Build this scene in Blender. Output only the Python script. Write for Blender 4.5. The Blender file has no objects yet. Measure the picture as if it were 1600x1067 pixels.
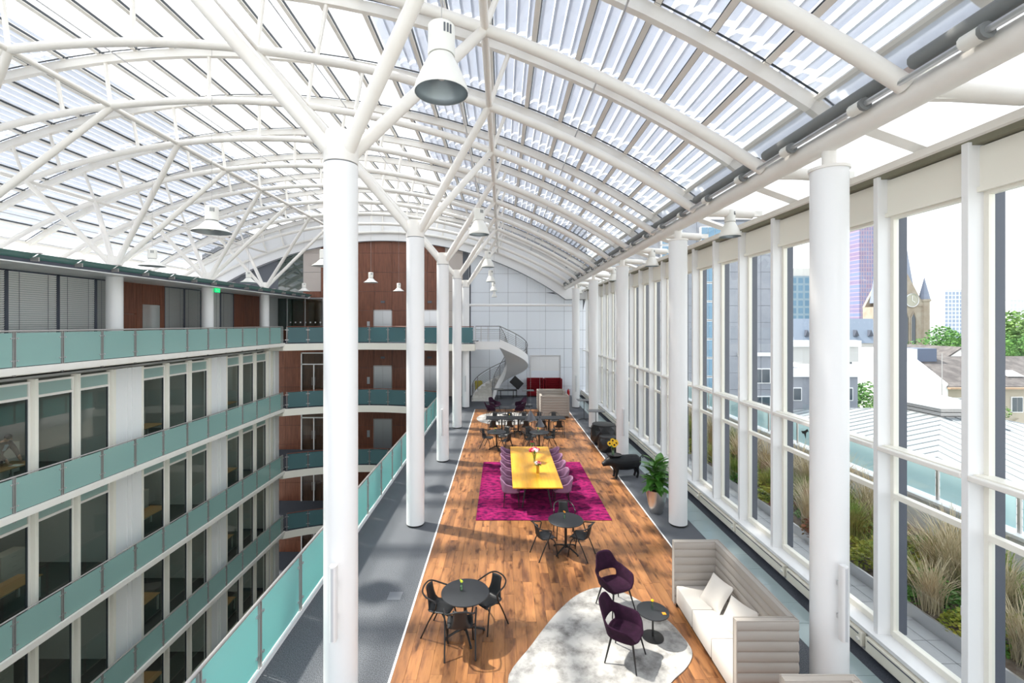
import bpy, bmesh, math, random
from mathutils import Vector, Matrix
random.seed(7)
R = math.radians
C = bpy.context.scene.collection
SC = bpy.context.scene

# ---------------------------------------------------------------- camera, world, sun, exposure
F, VX, VY, HC = 711.1, 784.44, 504.68, 5.35
cam = bpy.data.cameras.new('camera'); co = bpy.data.objects.new('camera', cam); C.objects.link(co)
co.location = (0, 0, HC); co.rotation_euler = (R(90), 0, 0)
cam.sensor_width = 36; cam.lens = 36*F/1600
cam.shift_x = (800-VX)/1600; cam.shift_y = (VY-533.5)/1600
cam.clip_start = .05; cam.clip_end = 2000
SC.camera = co
SC.view_settings.view_transform = 'Standard'; SC.view_settings.look = 'None'
SC.view_settings.gamma = 1; SC.view_settings.use_curve_mapping = False
SC.view_settings.exposure = 0.95
w = bpy.data.worlds.new('sky'); SC.world = w; w.use_nodes = True
wn = w.node_tree.nodes; wl = w.node_tree.links
bg = wn['Background']
tc = wn.new('ShaderNodeTexCoord'); sp = wn.new('ShaderNodeSeparateXYZ'); cr = wn.new('ShaderNodeValToRGB')
wl.new(tc.outputs['Generated'], sp.inputs[0]); wl.new(sp.outputs['Z'], cr.inputs[0]); wl.new(cr.outputs[0], bg.inputs[0])
cr.color_ramp.elements[0].color = (.97, .98, 1, 1); cr.color_ramp.elements[1].color = (.86, .92, 1, 1)
bg.inputs[1].default_value = 1.15
sl = bpy.data.lights.new('sun', 'SUN'); so = bpy.data.objects.new('sun', sl); C.objects.link(so)
sl.energy = 4.6; sl.angle = R(1.8); sl.color = (1, .94, .84)
so.rotation_euler = Vector((.58, -.22, -1)).to_track_quat('-Z', 'Y').to_euler()
so.location = (-10, 10, 40)

# ---------------------------------------------------------------- helpers
def PX(px, py, z=0.):
    Y = F*(HC-z)/(py-VY); return ((px-VX)/F*Y, Y)
def XA(px, Y): return (px-VX)/F*Y
def ZA(py, Y): return HC-(py-VY)/F*Y

class MB:
    def __init__(s): s.v = []; s.f = []
    def add(s, vs, fs):
        o = len(s.v); s.v += [tuple(p) for p in vs]; s.f += [tuple(i+o for i in f) for f in fs]; return s
    def box(s, x0, x1, y0, y1, z0, z1):
        return s.add([(x0,y0,z0),(x1,y0,z0),(x1,y1,z0),(x0,y1,z0),(x0,y0,z1),(x1,y0,z1),(x1,y1,z1),(x0,y1,z1)],
            [(0,3,2,1),(4,5,6,7),(0,1,5,4),(1,2,6,5),(2,3,7,6),(3,0,4,7)])
    def obox(s, c, sx, sy, sz, M=None):
        m = MB().box(-sx/2, sx/2, -sy/2, sy/2, -sz/2, sz/2)
        M = M or Matrix()
        return s.add([Vector(c)+(M.to_3x3() @ Vector(p)) for p in m.v], m.f)
    def cbox(s, x0, x1, y0, y1, z0, z1, b):      # box with chamfered edges
        bm = bmesh.new(); bmesh.ops.create_cube(bm, size=1)
        bmesh.ops.scale(bm, vec=(x1-x0, y1-y0, z1-z0), verts=bm.verts)
        bmesh.ops.translate(bm, vec=((x0+x1)/2, (y0+y1)/2, (z0+z1)/2), verts=bm.verts)
        bmesh.ops.bevel(bm, geom=bm.edges[:]+bm.verts[:], offset=b, segments=2, affect='EDGES', profile=.5)
        bm.verts.index_update()
        s.add([v.co[:] for v in bm.verts], [[v.index for v in f.verts] for f in bm.faces]); bm.free(); return s
    def tube(s, pts, r, n=8, closed=False, caps=True):
        pts = [Vector(p) for p in pts]; m = len(pts)
        rs = r if isinstance(r, (list, tuple)) else [r]*m
        rings = []; up = None
        for i, p in enumerate(pts):
            if closed: t = pts[(i+1) % m]-pts[i-1]
            else: t = pts[min(i+1, m-1)]-pts[max(i-1, 0)]
            t.normalize()
            if up is None:
                a = Vector((0,0,1)) if abs(t.z) < .9 else Vector((1,0,0))
                up = (a-t*a.dot(t)).normalized()
            else: up = (up-t*up.dot(t)).normalized()
            b = t.cross(up)
            rings.append([p+(up*math.cos(k*math.tau/n)+b*math.sin(k*math.tau/n))*rs[i] for k in range(n)])
        vs = [q for rg in rings for q in rg]; fs = []
        for i in range(m if closed else m-1):
            j = (i+1) % m
            for k in range(n):
                l = (k+1) % n; fs.append((i*n+k, i*n+l, j*n+l, j*n+k))
        if caps and not closed: fs += [tuple(range(n-1, -1, -1)), tuple((m-1)*n+k for k in range(n))]
        return s.add(vs, fs)
    def lathe(s, prof, n=20, c=(0,0,0), caps=True):
        vs = [(c[0]+r*math.cos(k*math.tau/n), c[1]+r*math.sin(k*math.tau/n), c[2]+z) for r, z in prof for k in range(n)]; fs = []
        for i in range(len(prof)-1):
            for k in range(n):
                l = (k+1) % n; fs.append((i*n+k, i*n+l, (i+1)*n+l, (i+1)*n+k))
        if caps: fs += [tuple(range(n-1, -1, -1)), tuple((len(prof)-1)*n+k for k in range(n))]
        return s.add(vs, fs)
    def prism(s, poly, a, b, ax=2):               # polygon extruded along axis ax from a to b
        n = len(poly)
        def q(p, h):
            return (p[0],p[1],h) if ax == 2 else ((p[0],h,p[1]) if ax == 1 else (h,p[0],p[1]))
        return s.add([q(p,a) for p in poly]+[q(p,b) for p in poly],
            [tuple(range(n-1,-1,-1)), tuple(range(n,2*n))]+[(i,(i+1)%n,n+(i+1)%n,n+i) for i in range(n)])
    def grid(s, fn, nu, nv, wrap=False):
        vs = [fn(i/nu, j/nv) for i in range(nu if wrap else nu+1) for j in range(nv+1)]; fs = []; m = nv+1
        for i in range(nu):
            k = (i+1) % nu if wrap else i+1
            for j in range(nv): fs.append((i*m+j, k*m+j, k*m+j+1, i*m+j+1))
        return s.add(vs, fs)
    def quad(s, *p): return s.add(p, [tuple(range(len(p)))])
    def ball(s, c, r, n=8, m=6, sx=1, sy=1, sz=1):
        return s.lathe([(max(.001, r*math.sin(math.pi*i/m)), -r*math.cos(math.pi*i/m)) for i in range(m+1)], n, (0,0,0)) and s._mv(c, sx, sy, sz, n*(m+1))
    def _mv(s, c, sx, sy, sz, k):
        for i in range(len(s.v)-k, len(s.v)):
            p = s.v[i]; s.v[i] = (p[0]*sx+c[0], p[1]*sy+c[1], p[2]*sz+c[2])
        return s
    def mesh(s, name, mat, smooth=True, fix=False):
        me = bpy.data.meshes.new(name); me.from_pydata(s.v, [], s.f)
        if fix:
            bm = bmesh.new(); bm.from_mesh(me); bmesh.ops.recalc_face_normals(bm, faces=bm.faces); bm.to_mesh(me); bm.free()
        if mat: me.materials.append(mat)
        if smooth:
            me.polygons.foreach_set('use_smooth', [True]*len(me.polygons)); me.set_sharp_from_angle(angle=R(40))
        me.update(); return me
    def build(s, name, mat, parent=None, smooth=True, loc=(0,0,0), rz=0, fix=False):
        return inst(name, s.mesh(name, mat, smooth, fix), parent, loc, (0,0,rz))
def inst(name, me, parent=None, loc=(0,0,0), rot=(0,0,0), scale=(1,1,1)):
    o = bpy.data.objects.new(name, me); C.objects.link(o); o.parent = parent
    o.location = loc; o.rotation_euler = rot; o.scale = scale; return o
def tag(o, label, cat=None, group=None, kind=None):
    o['label'] = label
    if cat: o['category'] = cat
    if group: o['group'] = group
    if kind: o['kind'] = kind
    return o
def thing(name, label, cat, loc=(0,0,0), rz=0, group=None):
    o = bpy.data.objects.new(name, None); C.objects.link(o); o.location = loc; o.rotation_euler = (0,0,rz); o.empty_display_size = .1
    return tag(o, label, cat, group)
def struct(o, label): return tag(o, label, kind='structure')
def kids(o): return [x for x in list(C.objects) if x.parent == o]
def dup(root, loc, rz=0, label=None, group=None):
    r = root.copy(); C.objects.link(r); r.location = loc; r.rotation_euler = (0,0,rz)
    if label: r['label'] = label
    if group: r['group'] = group
    for ch in root.children:
        c = ch.copy(); C.objects.link(c); c.parent = r
        for g in ch.children:
            d = g.copy(); C.objects.link(d); d.parent = c
    return r
def mod(o, typ, **kw):
    m = o.modifiers.new(typ.lower(), typ)
    for k, v in kw.items(): setattr(m, k, v)
    return m
def arc(p0, p1, p2, n=6):                         # quadratic curve points
    p0, p1, p2 = Vector(p0), Vector(p1), Vector(p2)
    return [p0*(1-t)**2+p1*2*t*(1-t)+p2*t*t for t in [i/n for i in range(n+1)]]
def smoothpath(pts, k=4):                         # Catmull-Rom through the points
    P = [Vector(p) for p in pts]; P = [P[0]*2-P[1]]+P+[P[-1]*2-P[-2]]; o = []
    for i in range(1, len(P)-2):
        for j in range(k):
            t = j/k; a, b, c, d = P[i-1:i+3]
            o.append(.5*((2*b)+(c-a)*t+(2*a-5*b+4*c-d)*t*t+(3*b-a-3*c+d)*t**3))
    return o+[P[-2]]

# ---------------------------------------------------------------- materials
def mat(name, col, rough=.5, metal=0, spec=.5, noise=None, bump=None, trans=None, coat=0, emit=None):
    m = bpy.data.materials.new(name); m.use_nodes = True; nt = m.node_tree; p = nt.nodes['Principled BSDF']
    p.inputs['Base Color'].default_value = (*col, 1); p.inputs['Roughness'].default_value = rough
    p.inputs['Metallic'].default_value = metal; p.inputs['Specular IOR Level'].default_value = spec
    p.inputs['Coat Weight'].default_value = coat
    if emit:
        p.inputs['Emission Color'].default_value = (*emit[0], 1); p.inputs['Emission Strength'].default_value = emit[1]
    if noise or bump:
        t = nt.nodes.new('ShaderNodeTexCoord')
    if noise:                                     # (scale, second colour, lo, hi, detail, stretch)
        n = nt.nodes.new('ShaderNodeTexNoise'); n.inputs['Scale'].default_value = noise[0]
        n.inputs['Detail'].default_value = noise[4] if len(noise) > 4 else 4
        n.inputs['Roughness'].default_value = .65
        mp = nt.nodes.new('ShaderNodeMapping'); mp.inputs['Scale'].default_value = noise[5] if len(noise) > 5 else (1,1,1)
        r = nt.nodes.new('ShaderNodeValToRGB')
        r.color_ramp.elements[0].position = noise[2]; r.color_ramp.elements[1].position = noise[3]
        r.color_ramp.elements[0].color = (*col, 1); r.color_ramp.elements[1].color = (*noise[1], 1)
        nt.links.new(t.outputs['Object'], mp.inputs[0]); nt.links.new(mp.outputs[0], n.inputs['Vector'])
        nt.links.new(n.outputs['Fac'], r.inputs[0]); nt.links.new(r.outputs[0], p.inputs['Base Color'])
    if bump:
        n2 = nt.nodes.new('ShaderNodeTexNoise'); n2.inputs['Scale'].default_value = bump[0]; n2.inputs['Detail'].default_value = 3
        b = nt.nodes.new('ShaderNodeBump'); b.inputs['Strength'].default_value = bump[1]; b.inputs['Distance'].default_value = .01
        nt.links.new(t.outputs['Object'], n2.inputs['Vector']); nt.links.new(n2.outputs['Fac'], b.inputs['Height']); nt.links.new(b.outputs[0], p.inputs['Normal'])
    return m
def glassmat(name, tint, refl=.9, extra=0.):
    m = bpy.data.materials.new(name); m.use_nodes = True; nt = m.node_tree; nt.nodes.clear()
    o = nt.nodes.new('ShaderNodeOutputMaterial'); mx = nt.nodes.new('ShaderNodeMixShader'); t = nt.nodes.new('ShaderNodeBsdfTransparent'); g = nt.nodes.new('ShaderNodeBsdfGlossy')
    lw = nt.nodes.new('ShaderNodeLayerWeight'); lw.inputs[0].default_value = .5
    fr = nt.nodes.new('ShaderNodeMath'); fr.operation = 'POWER'; fr.inputs[1].default_value = 4.2; nt.links.new(lw.outputs['Facing'], fr.inputs[0])
    extra += .035
    mu = nt.nodes.new('ShaderNodeMath'); mu.operation = 'MULTIPLY_ADD'; mu.inputs[1].default_value = refl; mu.inputs[2].default_value = extra
    mu.use_clamp = True
    t.inputs[0].default_value = (*tint, 1); g.inputs['Roughness'].default_value = .02
    nt.links.new(fr.outputs[0], mu.inputs[0]); nt.links.new(mu.outputs[0], mx.inputs[0]); nt.links.new(t.outputs[0], mx.inputs[1]); nt.links.new(g.outputs[0], mx.inputs[2]); nt.links.new(mx.outputs[0], o.inputs[0])
    return m
def frostmat(name, col, tl=.5, clear=0.):
    m = bpy.data.materials.new(name); m.use_nodes = True; nt = m.node_tree; nt.nodes.clear()
    o = nt.nodes.new('ShaderNodeOutputMaterial'); d = nt.nodes.new('ShaderNodeBsdfDiffuse'); t = nt.nodes.new('ShaderNodeBsdfTranslucent'); g = nt.nodes.new('ShaderNodeBsdfGlossy')
    a = nt.nodes.new('ShaderNodeMixShader'); b = nt.nodes.new('ShaderNodeMixShader'); fr = nt.nodes.new('ShaderNodeFresnel'); fr.inputs[0].default_value = 1.4
    d.inputs[0].default_value = (*col, 1); t.inputs[0].default_value = (*col, 1); a.inputs[0].default_value = tl; g.inputs['Roughness'].default_value = .12
    nt.links.new(d.outputs[0], a.inputs[1]); nt.links.new(t.outputs[0], a.inputs[2]); nt.links.new(fr.outputs[0], b.inputs[0]); nt.links.new(a.outputs[0], b.inputs[1]); nt.links.new(g.outputs[0], b.inputs[2])
    last = b
    if clear:
        c = nt.nodes.new('ShaderNodeMixShader'); tr = nt.nodes.new('ShaderNodeBsdfTransparent'); tr.inputs[0].default_value = (*col, 1); c.inputs[0].default_value = clear
        nt.links.new(b.outputs[0], c.inputs[1]); nt.links.new(tr.outputs[0], c.inputs[2]); last = c
    nt.links.new(last.outputs[0], o.inputs[0]); return m
def plankmat():
    m = bpy.data.materials.new('oak_plank'); m.use_nodes = True; nt = m.node_tree; L = nt.links; N = nt.nodes.new; p = nt.nodes['Principled BSDF']
    geo = N('ShaderNodeNewGeometry'); oi = N('ShaderNodeObjectInfo')
    ad = N('ShaderNodeMath'); ad.operation = 'ADD'; L.new(geo.outputs['Random Per Island'], ad.inputs[0]); L.new(oi.outputs['Random'], ad.inputs[1])
    fr = N('ShaderNodeMath'); fr.operation = 'FRACT'; L.new(ad.outputs[0], fr.inputs[0])
    cb = N('ShaderNodeCombineXYZ'); mu = N('ShaderNodeMath'); mu.operation = 'MULTIPLY'; mu.inputs[1].default_value = 37; L.new(fr.outputs[0], mu.inputs[0]); L.new(mu.outputs[0], cb.inputs[2])
    va = N('ShaderNodeVectorMath'); va.operation = 'ADD'; L.new(geo.outputs['Position'], va.inputs[0]); L.new(cb.outputs[0], va.inputs[1])
    mp = N('ShaderNodeMapping'); mp.inputs['Scale'].default_value = (6, .8, 1); L.new(va.outputs[0], mp.inputs[0])
    n1 = N('ShaderNodeTexNoise'); n1.inputs['Scale'].default_value = 1; n1.inputs['Detail'].default_value = 6; n1.inputs['Roughness'].default_value = .65; L.new(mp.outputs[0], n1.inputs['Vector'])
    mp2 = N('ShaderNodeMapping'); mp2.inputs['Scale'].default_value = (7, 2.2, 1); L.new(va.outputs[0], mp2.inputs[0])
    n2 = N('ShaderNodeTexNoise'); n2.inputs['Scale'].default_value = 1; n2.inputs['Detail'].default_value = 3; L.new(mp2.outputs[0], n2.inputs['Vector'])
    r1 = N('ShaderNodeValToRGB'); e = r1.color_ramp.elements
    e[0].position = .34; e[0].color = (.13, .052, .023, 1); e[1].position = .68; e[1].color = (.36, .165, .060, 1)
    x = r1.color_ramp.elements.new(.5); x.color = (.265, .113, .041, 1)
    L.new(n1.outputs['Fac'], r1.inputs[0])
    r2 = N('ShaderNodeValToRGB'); r2.color_ramp.elements[0].position = .54; r2.color_ramp.elements[1].position = .68
    r2.color_ramp.elements[0].color = (1,1,1,1); r2.color_ramp.elements[1].color = (.36,.29,.25,1); L.new(n2.outputs['Fac'], r2.inputs[0])
    mx = N('ShaderNodeMix'); mx.data_type = 'RGBA'; mx.blend_type = 'MULTIPLY'; mx.inputs[0].default_value = 1; L.new(r1.outputs[0], mx.inputs[6]); L.new(r2.outputs[0], mx.inputs[7])
    hs = N('ShaderNodeHueSaturation'); mr = N('ShaderNodeMapRange'); mr.inputs[3].default_value = .76; mr.inputs[4].default_value = 1.2; L.new(fr.outputs[0], mr.inputs[0]); L.new(mr.outputs[0], hs.inputs['Value']); L.new(mx.outputs[2], hs.inputs['Color'])
    L.new(hs.outputs[0], p.inputs['Base Color']); p.inputs['Roughness'].default_value = .42
    return m
def woodpanel(name, a, b, sc=(14,14,.7)):
    return mat(name, a, .45, noise=(1.6, b, .35, .65, 5, sc))

white = mat('white_paint', (.86,.86,.86), .35)
white_s = mat('white_steel', (.86,.83,.78), .38, noise=(1.3,(.80,.755,.70),.5,.8))
cream = mat('cream_paint', (.88,.85,.76), .4)
panelw = mat('white_wall_panel', (.82,.86,.91), .4)
joint = mat('dark_joint', (.13,.14,.16), .8)
carpet = mat('grey_carpet', (.055,.060,.068), .95, spec=.1, noise=(70,(.19,.20,.22),.36,.64,3), bump=(160,.6))
carpetd = mat('dark_carpet', (.05,.055,.07), .95, spec=.1, noise=(140,(.10,.11,.13),.4,.65,2))
plank = plankmat()
steel = mat('brushed_steel', (.46,.44,.43), .38, .55)
steel_w = mat('pale_steel', (.62,.62,.63), .3, .8)
darkm = mat('black_metal', (.009,.009,.010), .4)
blackp = mat('black_shell', (.014,.015,.017), .42)
tabletop = mat('charcoal_table', (.020,.022,.026), .45)
dkgrey = mat('dark_grey_frame', (.075,.085,.115), .5)
glass = glassmat('clear_glass', (.93,.96,.96))
roofglass = glassmat('roof_glass', (.95,.97,.98), .6)
officeglass = glassmat('office_glass', (.66,.78,.77), 1.0, .05)
greenglass = glassmat('green_glass', (.42,.58,.5), .9, .12)
frost = frostmat('frosted_teal_glass', (.42,.66,.62), .35, .12)
frost_b = frostmat('clear_teal_glass_shaded', (.26,.46,.49), .35, .55)  # see-through bridge glass, darker because the shade there is in the colour
frost_n = frostmat('frosted_aqua_glass_lit', (.46,.86,.84), .6)  # gallery teal made brighter: light on the near railing is in the colour
frost_t = frostmat('frosted_pale_panel', (.45,.62,.58), .3)
floortile = frostmat('glass_floor_tile', (.36,.45,.46), .15)
louvre = frostmat('louvre_blade_white', (.82,.85,.92), .55)
eavef = frostmat('eave_translucent', (.88,.85,.78), .5)
walnut = woodpanel('walnut_panel', (.13,.042,.022), (.235,.085,.045))
purple = mat('purple_fabric', (.018,.004,.015), .85, spec=.2, noise=(9,(.032,.007,.026),.4,.7), bump=(300,.3))
lilac = mat('lilac_fabric', (.28,.15,.245), .85, spec=.2, bump=(300,.3))
sofa_m = mat('warm_grey_fabric', (.40,.365,.33), .9, spec=.15, bump=(260,.25))
sofa_l = mat('ivory_fabric', (.62,.585,.545), .9, spec=.15, bump=(260,.25))
sofa_r = mat('red_fabric', (.18,.008,.014), .85, spec=.2, bump=(260,.3))
yellow = mat('yellow_oak', (.80,.40,.03), .3, noise=(2.2,(.66,.29,.015),.4,.7,4,(5,.5,1)))
rugm = mat('magenta_rug', (.28,.012,.095), .95, spec=.1, noise=(5.5,(.05,.004,.04),.42,.62,9,(1,1.7,1)), bump=(90,.8))
rugg = mat('grey_marbled_rug', (.46,.45,.435), .95, spec=.1, noise=(2.6,(.13,.125,.12),.44,.70,9), bump=(120,.5))
rubber = mat('black_rubber', (.015,.015,.015), .7)
lampw = mat('lamp_enamel', (.83,.82,.77), .3)
lampin = mat('lamp_reflector', (.42,.47,.50), .35, .6)
leafm = mat('glossy_leaf', (.05,.17,.025), .3, noise=(3,(.16,.36,.06),.4,.65))
silver = mat('silver_planter', (.62,.61,.60), .32, 1)
pigm = mat('matt_black_resin', (.009,.010,.012), .5, spec=.3)
waterg = glassmat('vase_glass', (.85,.93,.9), 1.0, .04)
# ================================================================ THE SETTING
Y0, D = 6.506, 5.586
XL, XR, XG = -2.303, 4.675, -15.05
COLR = .235
YE = 33.7                                        # end wall
XV, ZC, R1, R2 = -8.68, -12.2, 24.15, 25.55      # vault axis, inner and outer radius
BAY = D/4
ARY = [Y0-D/4+D/2*k for k in range(-2, 11)]      # arches
ZL = [4.07, 0, -3.9, -7.65, -11.4, -15.2]               # gallery levels
XE, XGE, XF = -3.73, -13.62, -14.5               # floor edge, gallery edge, office facade

ORD2 = 'first second third fourth fifth sixth seventh eighth ninth tenth eleventh twelfth thirteenth fourteenth fifteenth sixteenth'.split()
ORD = 'first second third fourth fifth sixth seventh eighth ninth tenth eleventh twelfth thirteenth fourteenth'.split()
# ---- floor: carpet slab, oak planks, glass floor tiles
floor = MB().box(XE, 6.25, -6, YE+.1, -.35, 0).build('floor', carpet, smooth=False)
struct(floor, 'grey carpeted floor of the upper atrium level with an oak plank field')
WX0, WX1, WY0, WY1 = -1.66, 4.03, 2.0, 28.2
nc = 30; pw = (WX1-WX0)/nc
cells = []
for c in range(nc):
    y = WY0-random.random()*1.25
    while y < WY1:
        a, b = max(y, WY0), min(y+1.25, WY1)
        if b-a > .05: cells.append((a, b, c))
        y += 1.25
vis = sorted([q for q in cells if q[1] > 6.6]); first = set(vis[:300]); pm = {}
rest = MB()
for q in cells:
    a, b, c = q; L = round(b-a, 2); x = WX0+(c+.5)*pw
    if q in first:
        if L not in pm: pm[L] = MB().cbox(-pw/2+.0012, pw/2-.0012, -L/2+.001, L/2-.001, -.004, .012, .0018).mesh('plank', plank, False)
        inst('plank', pm[L], floor, (x, (a+b)/2, 0))
    else: rest.box(x-pw/2+.0012, x+pw/2-.0012, a+.001, b-.001, -.004, .012)
o = rest.build('plank_field', plank, floor, False); o['kind'] = 'stuff'
tm = MB().cbox(-.305, .305, -.297, .297, -.004, .008, .003).mesh('floor_tile', floortile, False)
for k in range(50): inst('floor_tile', tm, floor, (5.36, 4.2+.6*k, 0))
MB().box(5.68, 5.94, -6, YE, -.01, .003).build('carpet_strip', carpetd, floor, False)
fb = mat('floor_box_lid', (.17,.18,.2), .6)
for px, py in ((617,931),(712,745),(700,772)):
    x, y = PX(px, py); MB().box(x-.13, x+.13, y-.13, y+.13, -.002, .004).build('floor_box_lid', fb, floor, False)
for i, x in enumerate((WX0-.02, WX1+.02)):
    t = MB().box(x-.018, x+.018, 2, WY1, -.004, .016).build('trim_%d' % (i+1), white, smooth=False)
    struct(t, 'thin white metal edge strip along the %s side of the oak planks' % ('atrium', 'window')[i])
MB().box(XE-.02, XE+.06, -6, 28.4, -.5, .09).build('kerb', white, floor, False)
o = MB().box(XE, XE+.2, -6, YE, ZL[5], -.36).build('wall_leak_stop', cream, smooth=False); struct(o, 'unseen cream wall added below the atrium edge to stop light leaking in')  # unseen wall added to keep skylight from leaking in under the floor
o = MB().box(-21, XE, -6, YE, ZL[5]-.2, ZL[5]).build('floor_courtyard', carpetd, smooth=False); struct(o, 'dark floor at the bottom of the courtyard')

# ---- end wall: white square panels on the right
def arcz(x, r, zc): return zc+math.sqrt(max(0, r*r-(x-XV)**2))
FR, FZ = 22.85, 11.33-22.85                      # lower edge of the end fascia
we = MB().box(-2.45, 6.3, YE, YE+.3, -.35, 12.6).build('wall_end', joint, smooth=False); struct(we, 'white end wall of square panels behind the curved stair')
PS = 1.384
DX0, DX1, DZ1 = XA(829.5,YE), XA(874.5,YE), ZA(556,YE)
for i in range(7):
    x0 = XA(735.5, YE)+i*PS; x1 = min(x0+PS, 6.25)
    for j in range(-4, 6):
        z0 = ZA(515.4, YE)+j*PS; z1 = z0+PS
        z0 = max(z0, 0)
        if z1 <= .02: continue
        za, zb = min(z1, arcz(x0, FR, FZ)+.3), min(z1, arcz(min(x1,4.6), FR, FZ)+.3)
        if max(za, zb) <= z0+.02: continue
        g = .008; za = max(za, z0+.03); zb = max(zb, z0+.03)
        MB().prism([(x0+g,z0+g),(x1-g,z0+g),(x1-g,zb-g),(x0+g,za-g)], YE-.03, YE+.02, 1).build('wall_panel', panelw, we, False)
d = MB()
for a in ((DX0-.07,DX0,0,DZ1),(DX1,DX1+.07,0,DZ1),(DX0-.07,DX1+.07,DZ1,DZ1+.07)): d.box(a[0],a[1],YE-.1,YE-.02,a[2],a[3])
d = d.build('door_1', steel_w, smooth=False); struct(d, 'wide white service door with steel frame in the end wall')
for a, b in ((DX0, (DX0+DX1)/2), ((DX0+DX1)/2, DX1)):
    MB().box(a+.006, b-.006, YE-.05, YE-.032, .01, DZ1*.62).build('door_leaf', panelw, d, False)
    MB().box(a+.006, b-.006, YE-.05, YE-.032, DZ1*.62+.012, DZ1-.01).build('door_panel', white, d, False)
# ---- end fascia following the vault
fa = MB(); N = 48; x0, x1 = XV-15.2, 4.63
pts = [x0+(x1-x0)*i/N for i in range(N+1)]
lo = [(x, arcz(x, FR, FZ)) for x in pts]; hi = [(x, arcz(x, R2+.2, ZC)) for x in pts]
for i in range(N):
    fa.prism([lo[i], lo[i+1], hi[i+1], hi[i]], YE-.55, YE-.05, 1)
fa.prism([(4.63,7.06),(6.3,7.06),(6.3,8.9),(4.63,9.4)], YE-.55, YE-.05, 1)
fa = fa.build('trim_3', white, smooth=False); struct(fa, 'broad white arched band closing the vault against the end wall')
ln = MB().tube([(x, YE-.57, z) for x, z in lo]+[(6.3, YE-.57, 7.06)], .025, 5).build('shadow_gap', joint, fa)
# ---- walnut wall with lift doors behind the bridges
YW = 33.35
ww = MB().box(-22, -2.45, YW+.02, YW+.3, ZL[5], 11.9).build('wall_lifts', joint, smooth=False); struct(ww, 'walnut panelled wall with lift doors behind the bridges')
PW, PH = 1.30, 1.40
beige = mat('beige_wall_panel', (.52,.46,.42), .5)
lift = []
for li, z in enumerate(ZL[:5]):
    for X in (-8.73, -5.3): lift.append((X, z))
zs = ZA(455.3, YW)
for i in range(-8, 8):
    xa = XA(584.7, YW)+i*PW; xb = xa+PW
    if xa < -16 or xb > -2.5: 
        if xa > -3: continue
        xb = min(xb, -2.5); xa = max(xa, -16.4)
        if xb-xa < .1: continue
    for j in range(-15, 6):
        za, zb = zs+j*PH, zs+(j+1)*PH
        top = min(arcz(xa, FR, FZ), arcz(xb, FR, FZ))+.45
        if za > top: continue
        zb = min(zb, max(top, za+.05)); m = walnut
        if xb < -12.2: m = greenglass if xb < -13.4 and za > 4 else (beige if xb < -12.2 and za > 6.7 else walnut)
        if xa > -4.3: m = beige
        inst('wood_panel' if m is walnut else 'wall_panel', MB().box(xa+.008, xb-.008, YW-.02, YW+.03, za+.008, zb-.008).mesh('panel', m, False), ww)
dn = 2
for X, z in lift:
    d = MB().box(X-.68, X-.61, YW-.06, YW-.018, z, z+2.25).box(X+.61, X+.68, YW-.06, YW-.018, z, z+2.25).box(X-.68, X+.68, YW-.06, YW-.018, z+2.18, z+2.25)
    d = d.build('door_%d' % dn, steel, smooth=False); dn += 1
    lv = {4.07: 'top bridge', 0: 'middle bridge', -3.9: 'lower bridge', -7.65: 'fourth bridge', -11.4: 'lowest bridge'}[z]
    struct(d, 'steel lift door in the walnut wall on the %s, %s' % (lv, 'left one' if X < -7 else 'right one'))
    for a in (-.61, .005): MB().box(X+a, X+a+.605, YW-.045, YW-.022, z+.01, z+2.17).build('door_leaf', steel_w, d, False)
    MB().box(X-1.15, X-.95, YW-.05, YW-.018, z+.9, z+1.4).build('call_panel', steel_w, d, False)
    MB().box(X-.15, X+.15, YW-.05, YW-.018, z+2.75, z+2.9).build('floor_indicator', joint, d, False)
# glazed double doors at the left of each bridge
for li, z in enumerate(ZL[1:5]):
    X = -13.75; d = MB()
    for xa, xb, za, zb in ((-.95,-.87,0,3.2),(-.04,.04,0,2.3),(.87,.95,0,3.2),(-.95,.95,2.3,2.38),(-.95,.95,3.12,3.2)): d.box(X+xa, X+xb, YW-.12, YW-.04, z+za, z+zb)
    d = d.build('door_%d' % dn, white, smooth=False); dn += 1
    struct(d, 'white framed glazed double door at the end of the %s gallery' % ('middle', 'lower', 'fourth', 'lowest')[li])
    for a, b, h0, h1 in ((-.87,-.04,0.02,2.3),(.04,.87,.02,2.3),(-.87,.87,2.38,3.12)): MB().quad((X+a,YW-.08,z+h0),(X+b,YW-.08,z+h0),(X+b,YW-.08,z+h1),(X+a,YW-.08,z+h1)).build('pane', officeglass, d, False)
    for s in (-.1,.1): MB().tube([(X+s,YW-.16,z+.8),(X+s,YW-.16,z+1.4)], .015, 6).build('door_handle', steel_w, d)
# green glazed screen on the top bridge
d = MB()
for x in (-15.6,-14.3,-13.0,-11.9): d.box(x-.03, x+.03, YW-.35, YW-.27, 4.07, 7.1)
d.box(-15.6,-11.9,YW-.35,YW-.27,7.1,7.2)
d = d.build('window_1', steel_w, smooth=False); struct(d, 'green glazed screen with a dotted band on the top bridge')
for a, b in ((-15.6,-14.3),(-14.3,-13.0),(-13.0,-11.9)): MB().quad((a+.03,YW-.31,4.1),(b-.03,YW-.31,4.1),(b-.03,YW-.31,7.1),(a+.03,YW-.31,7.1)).build('pane', greenglass, d, False)
for k in range(10): MB().box(-15.4+.36*k,-15.3+.36*k,YW-.322,YW-.312,5.35,5.45).build('dot', white, d, False)

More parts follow.
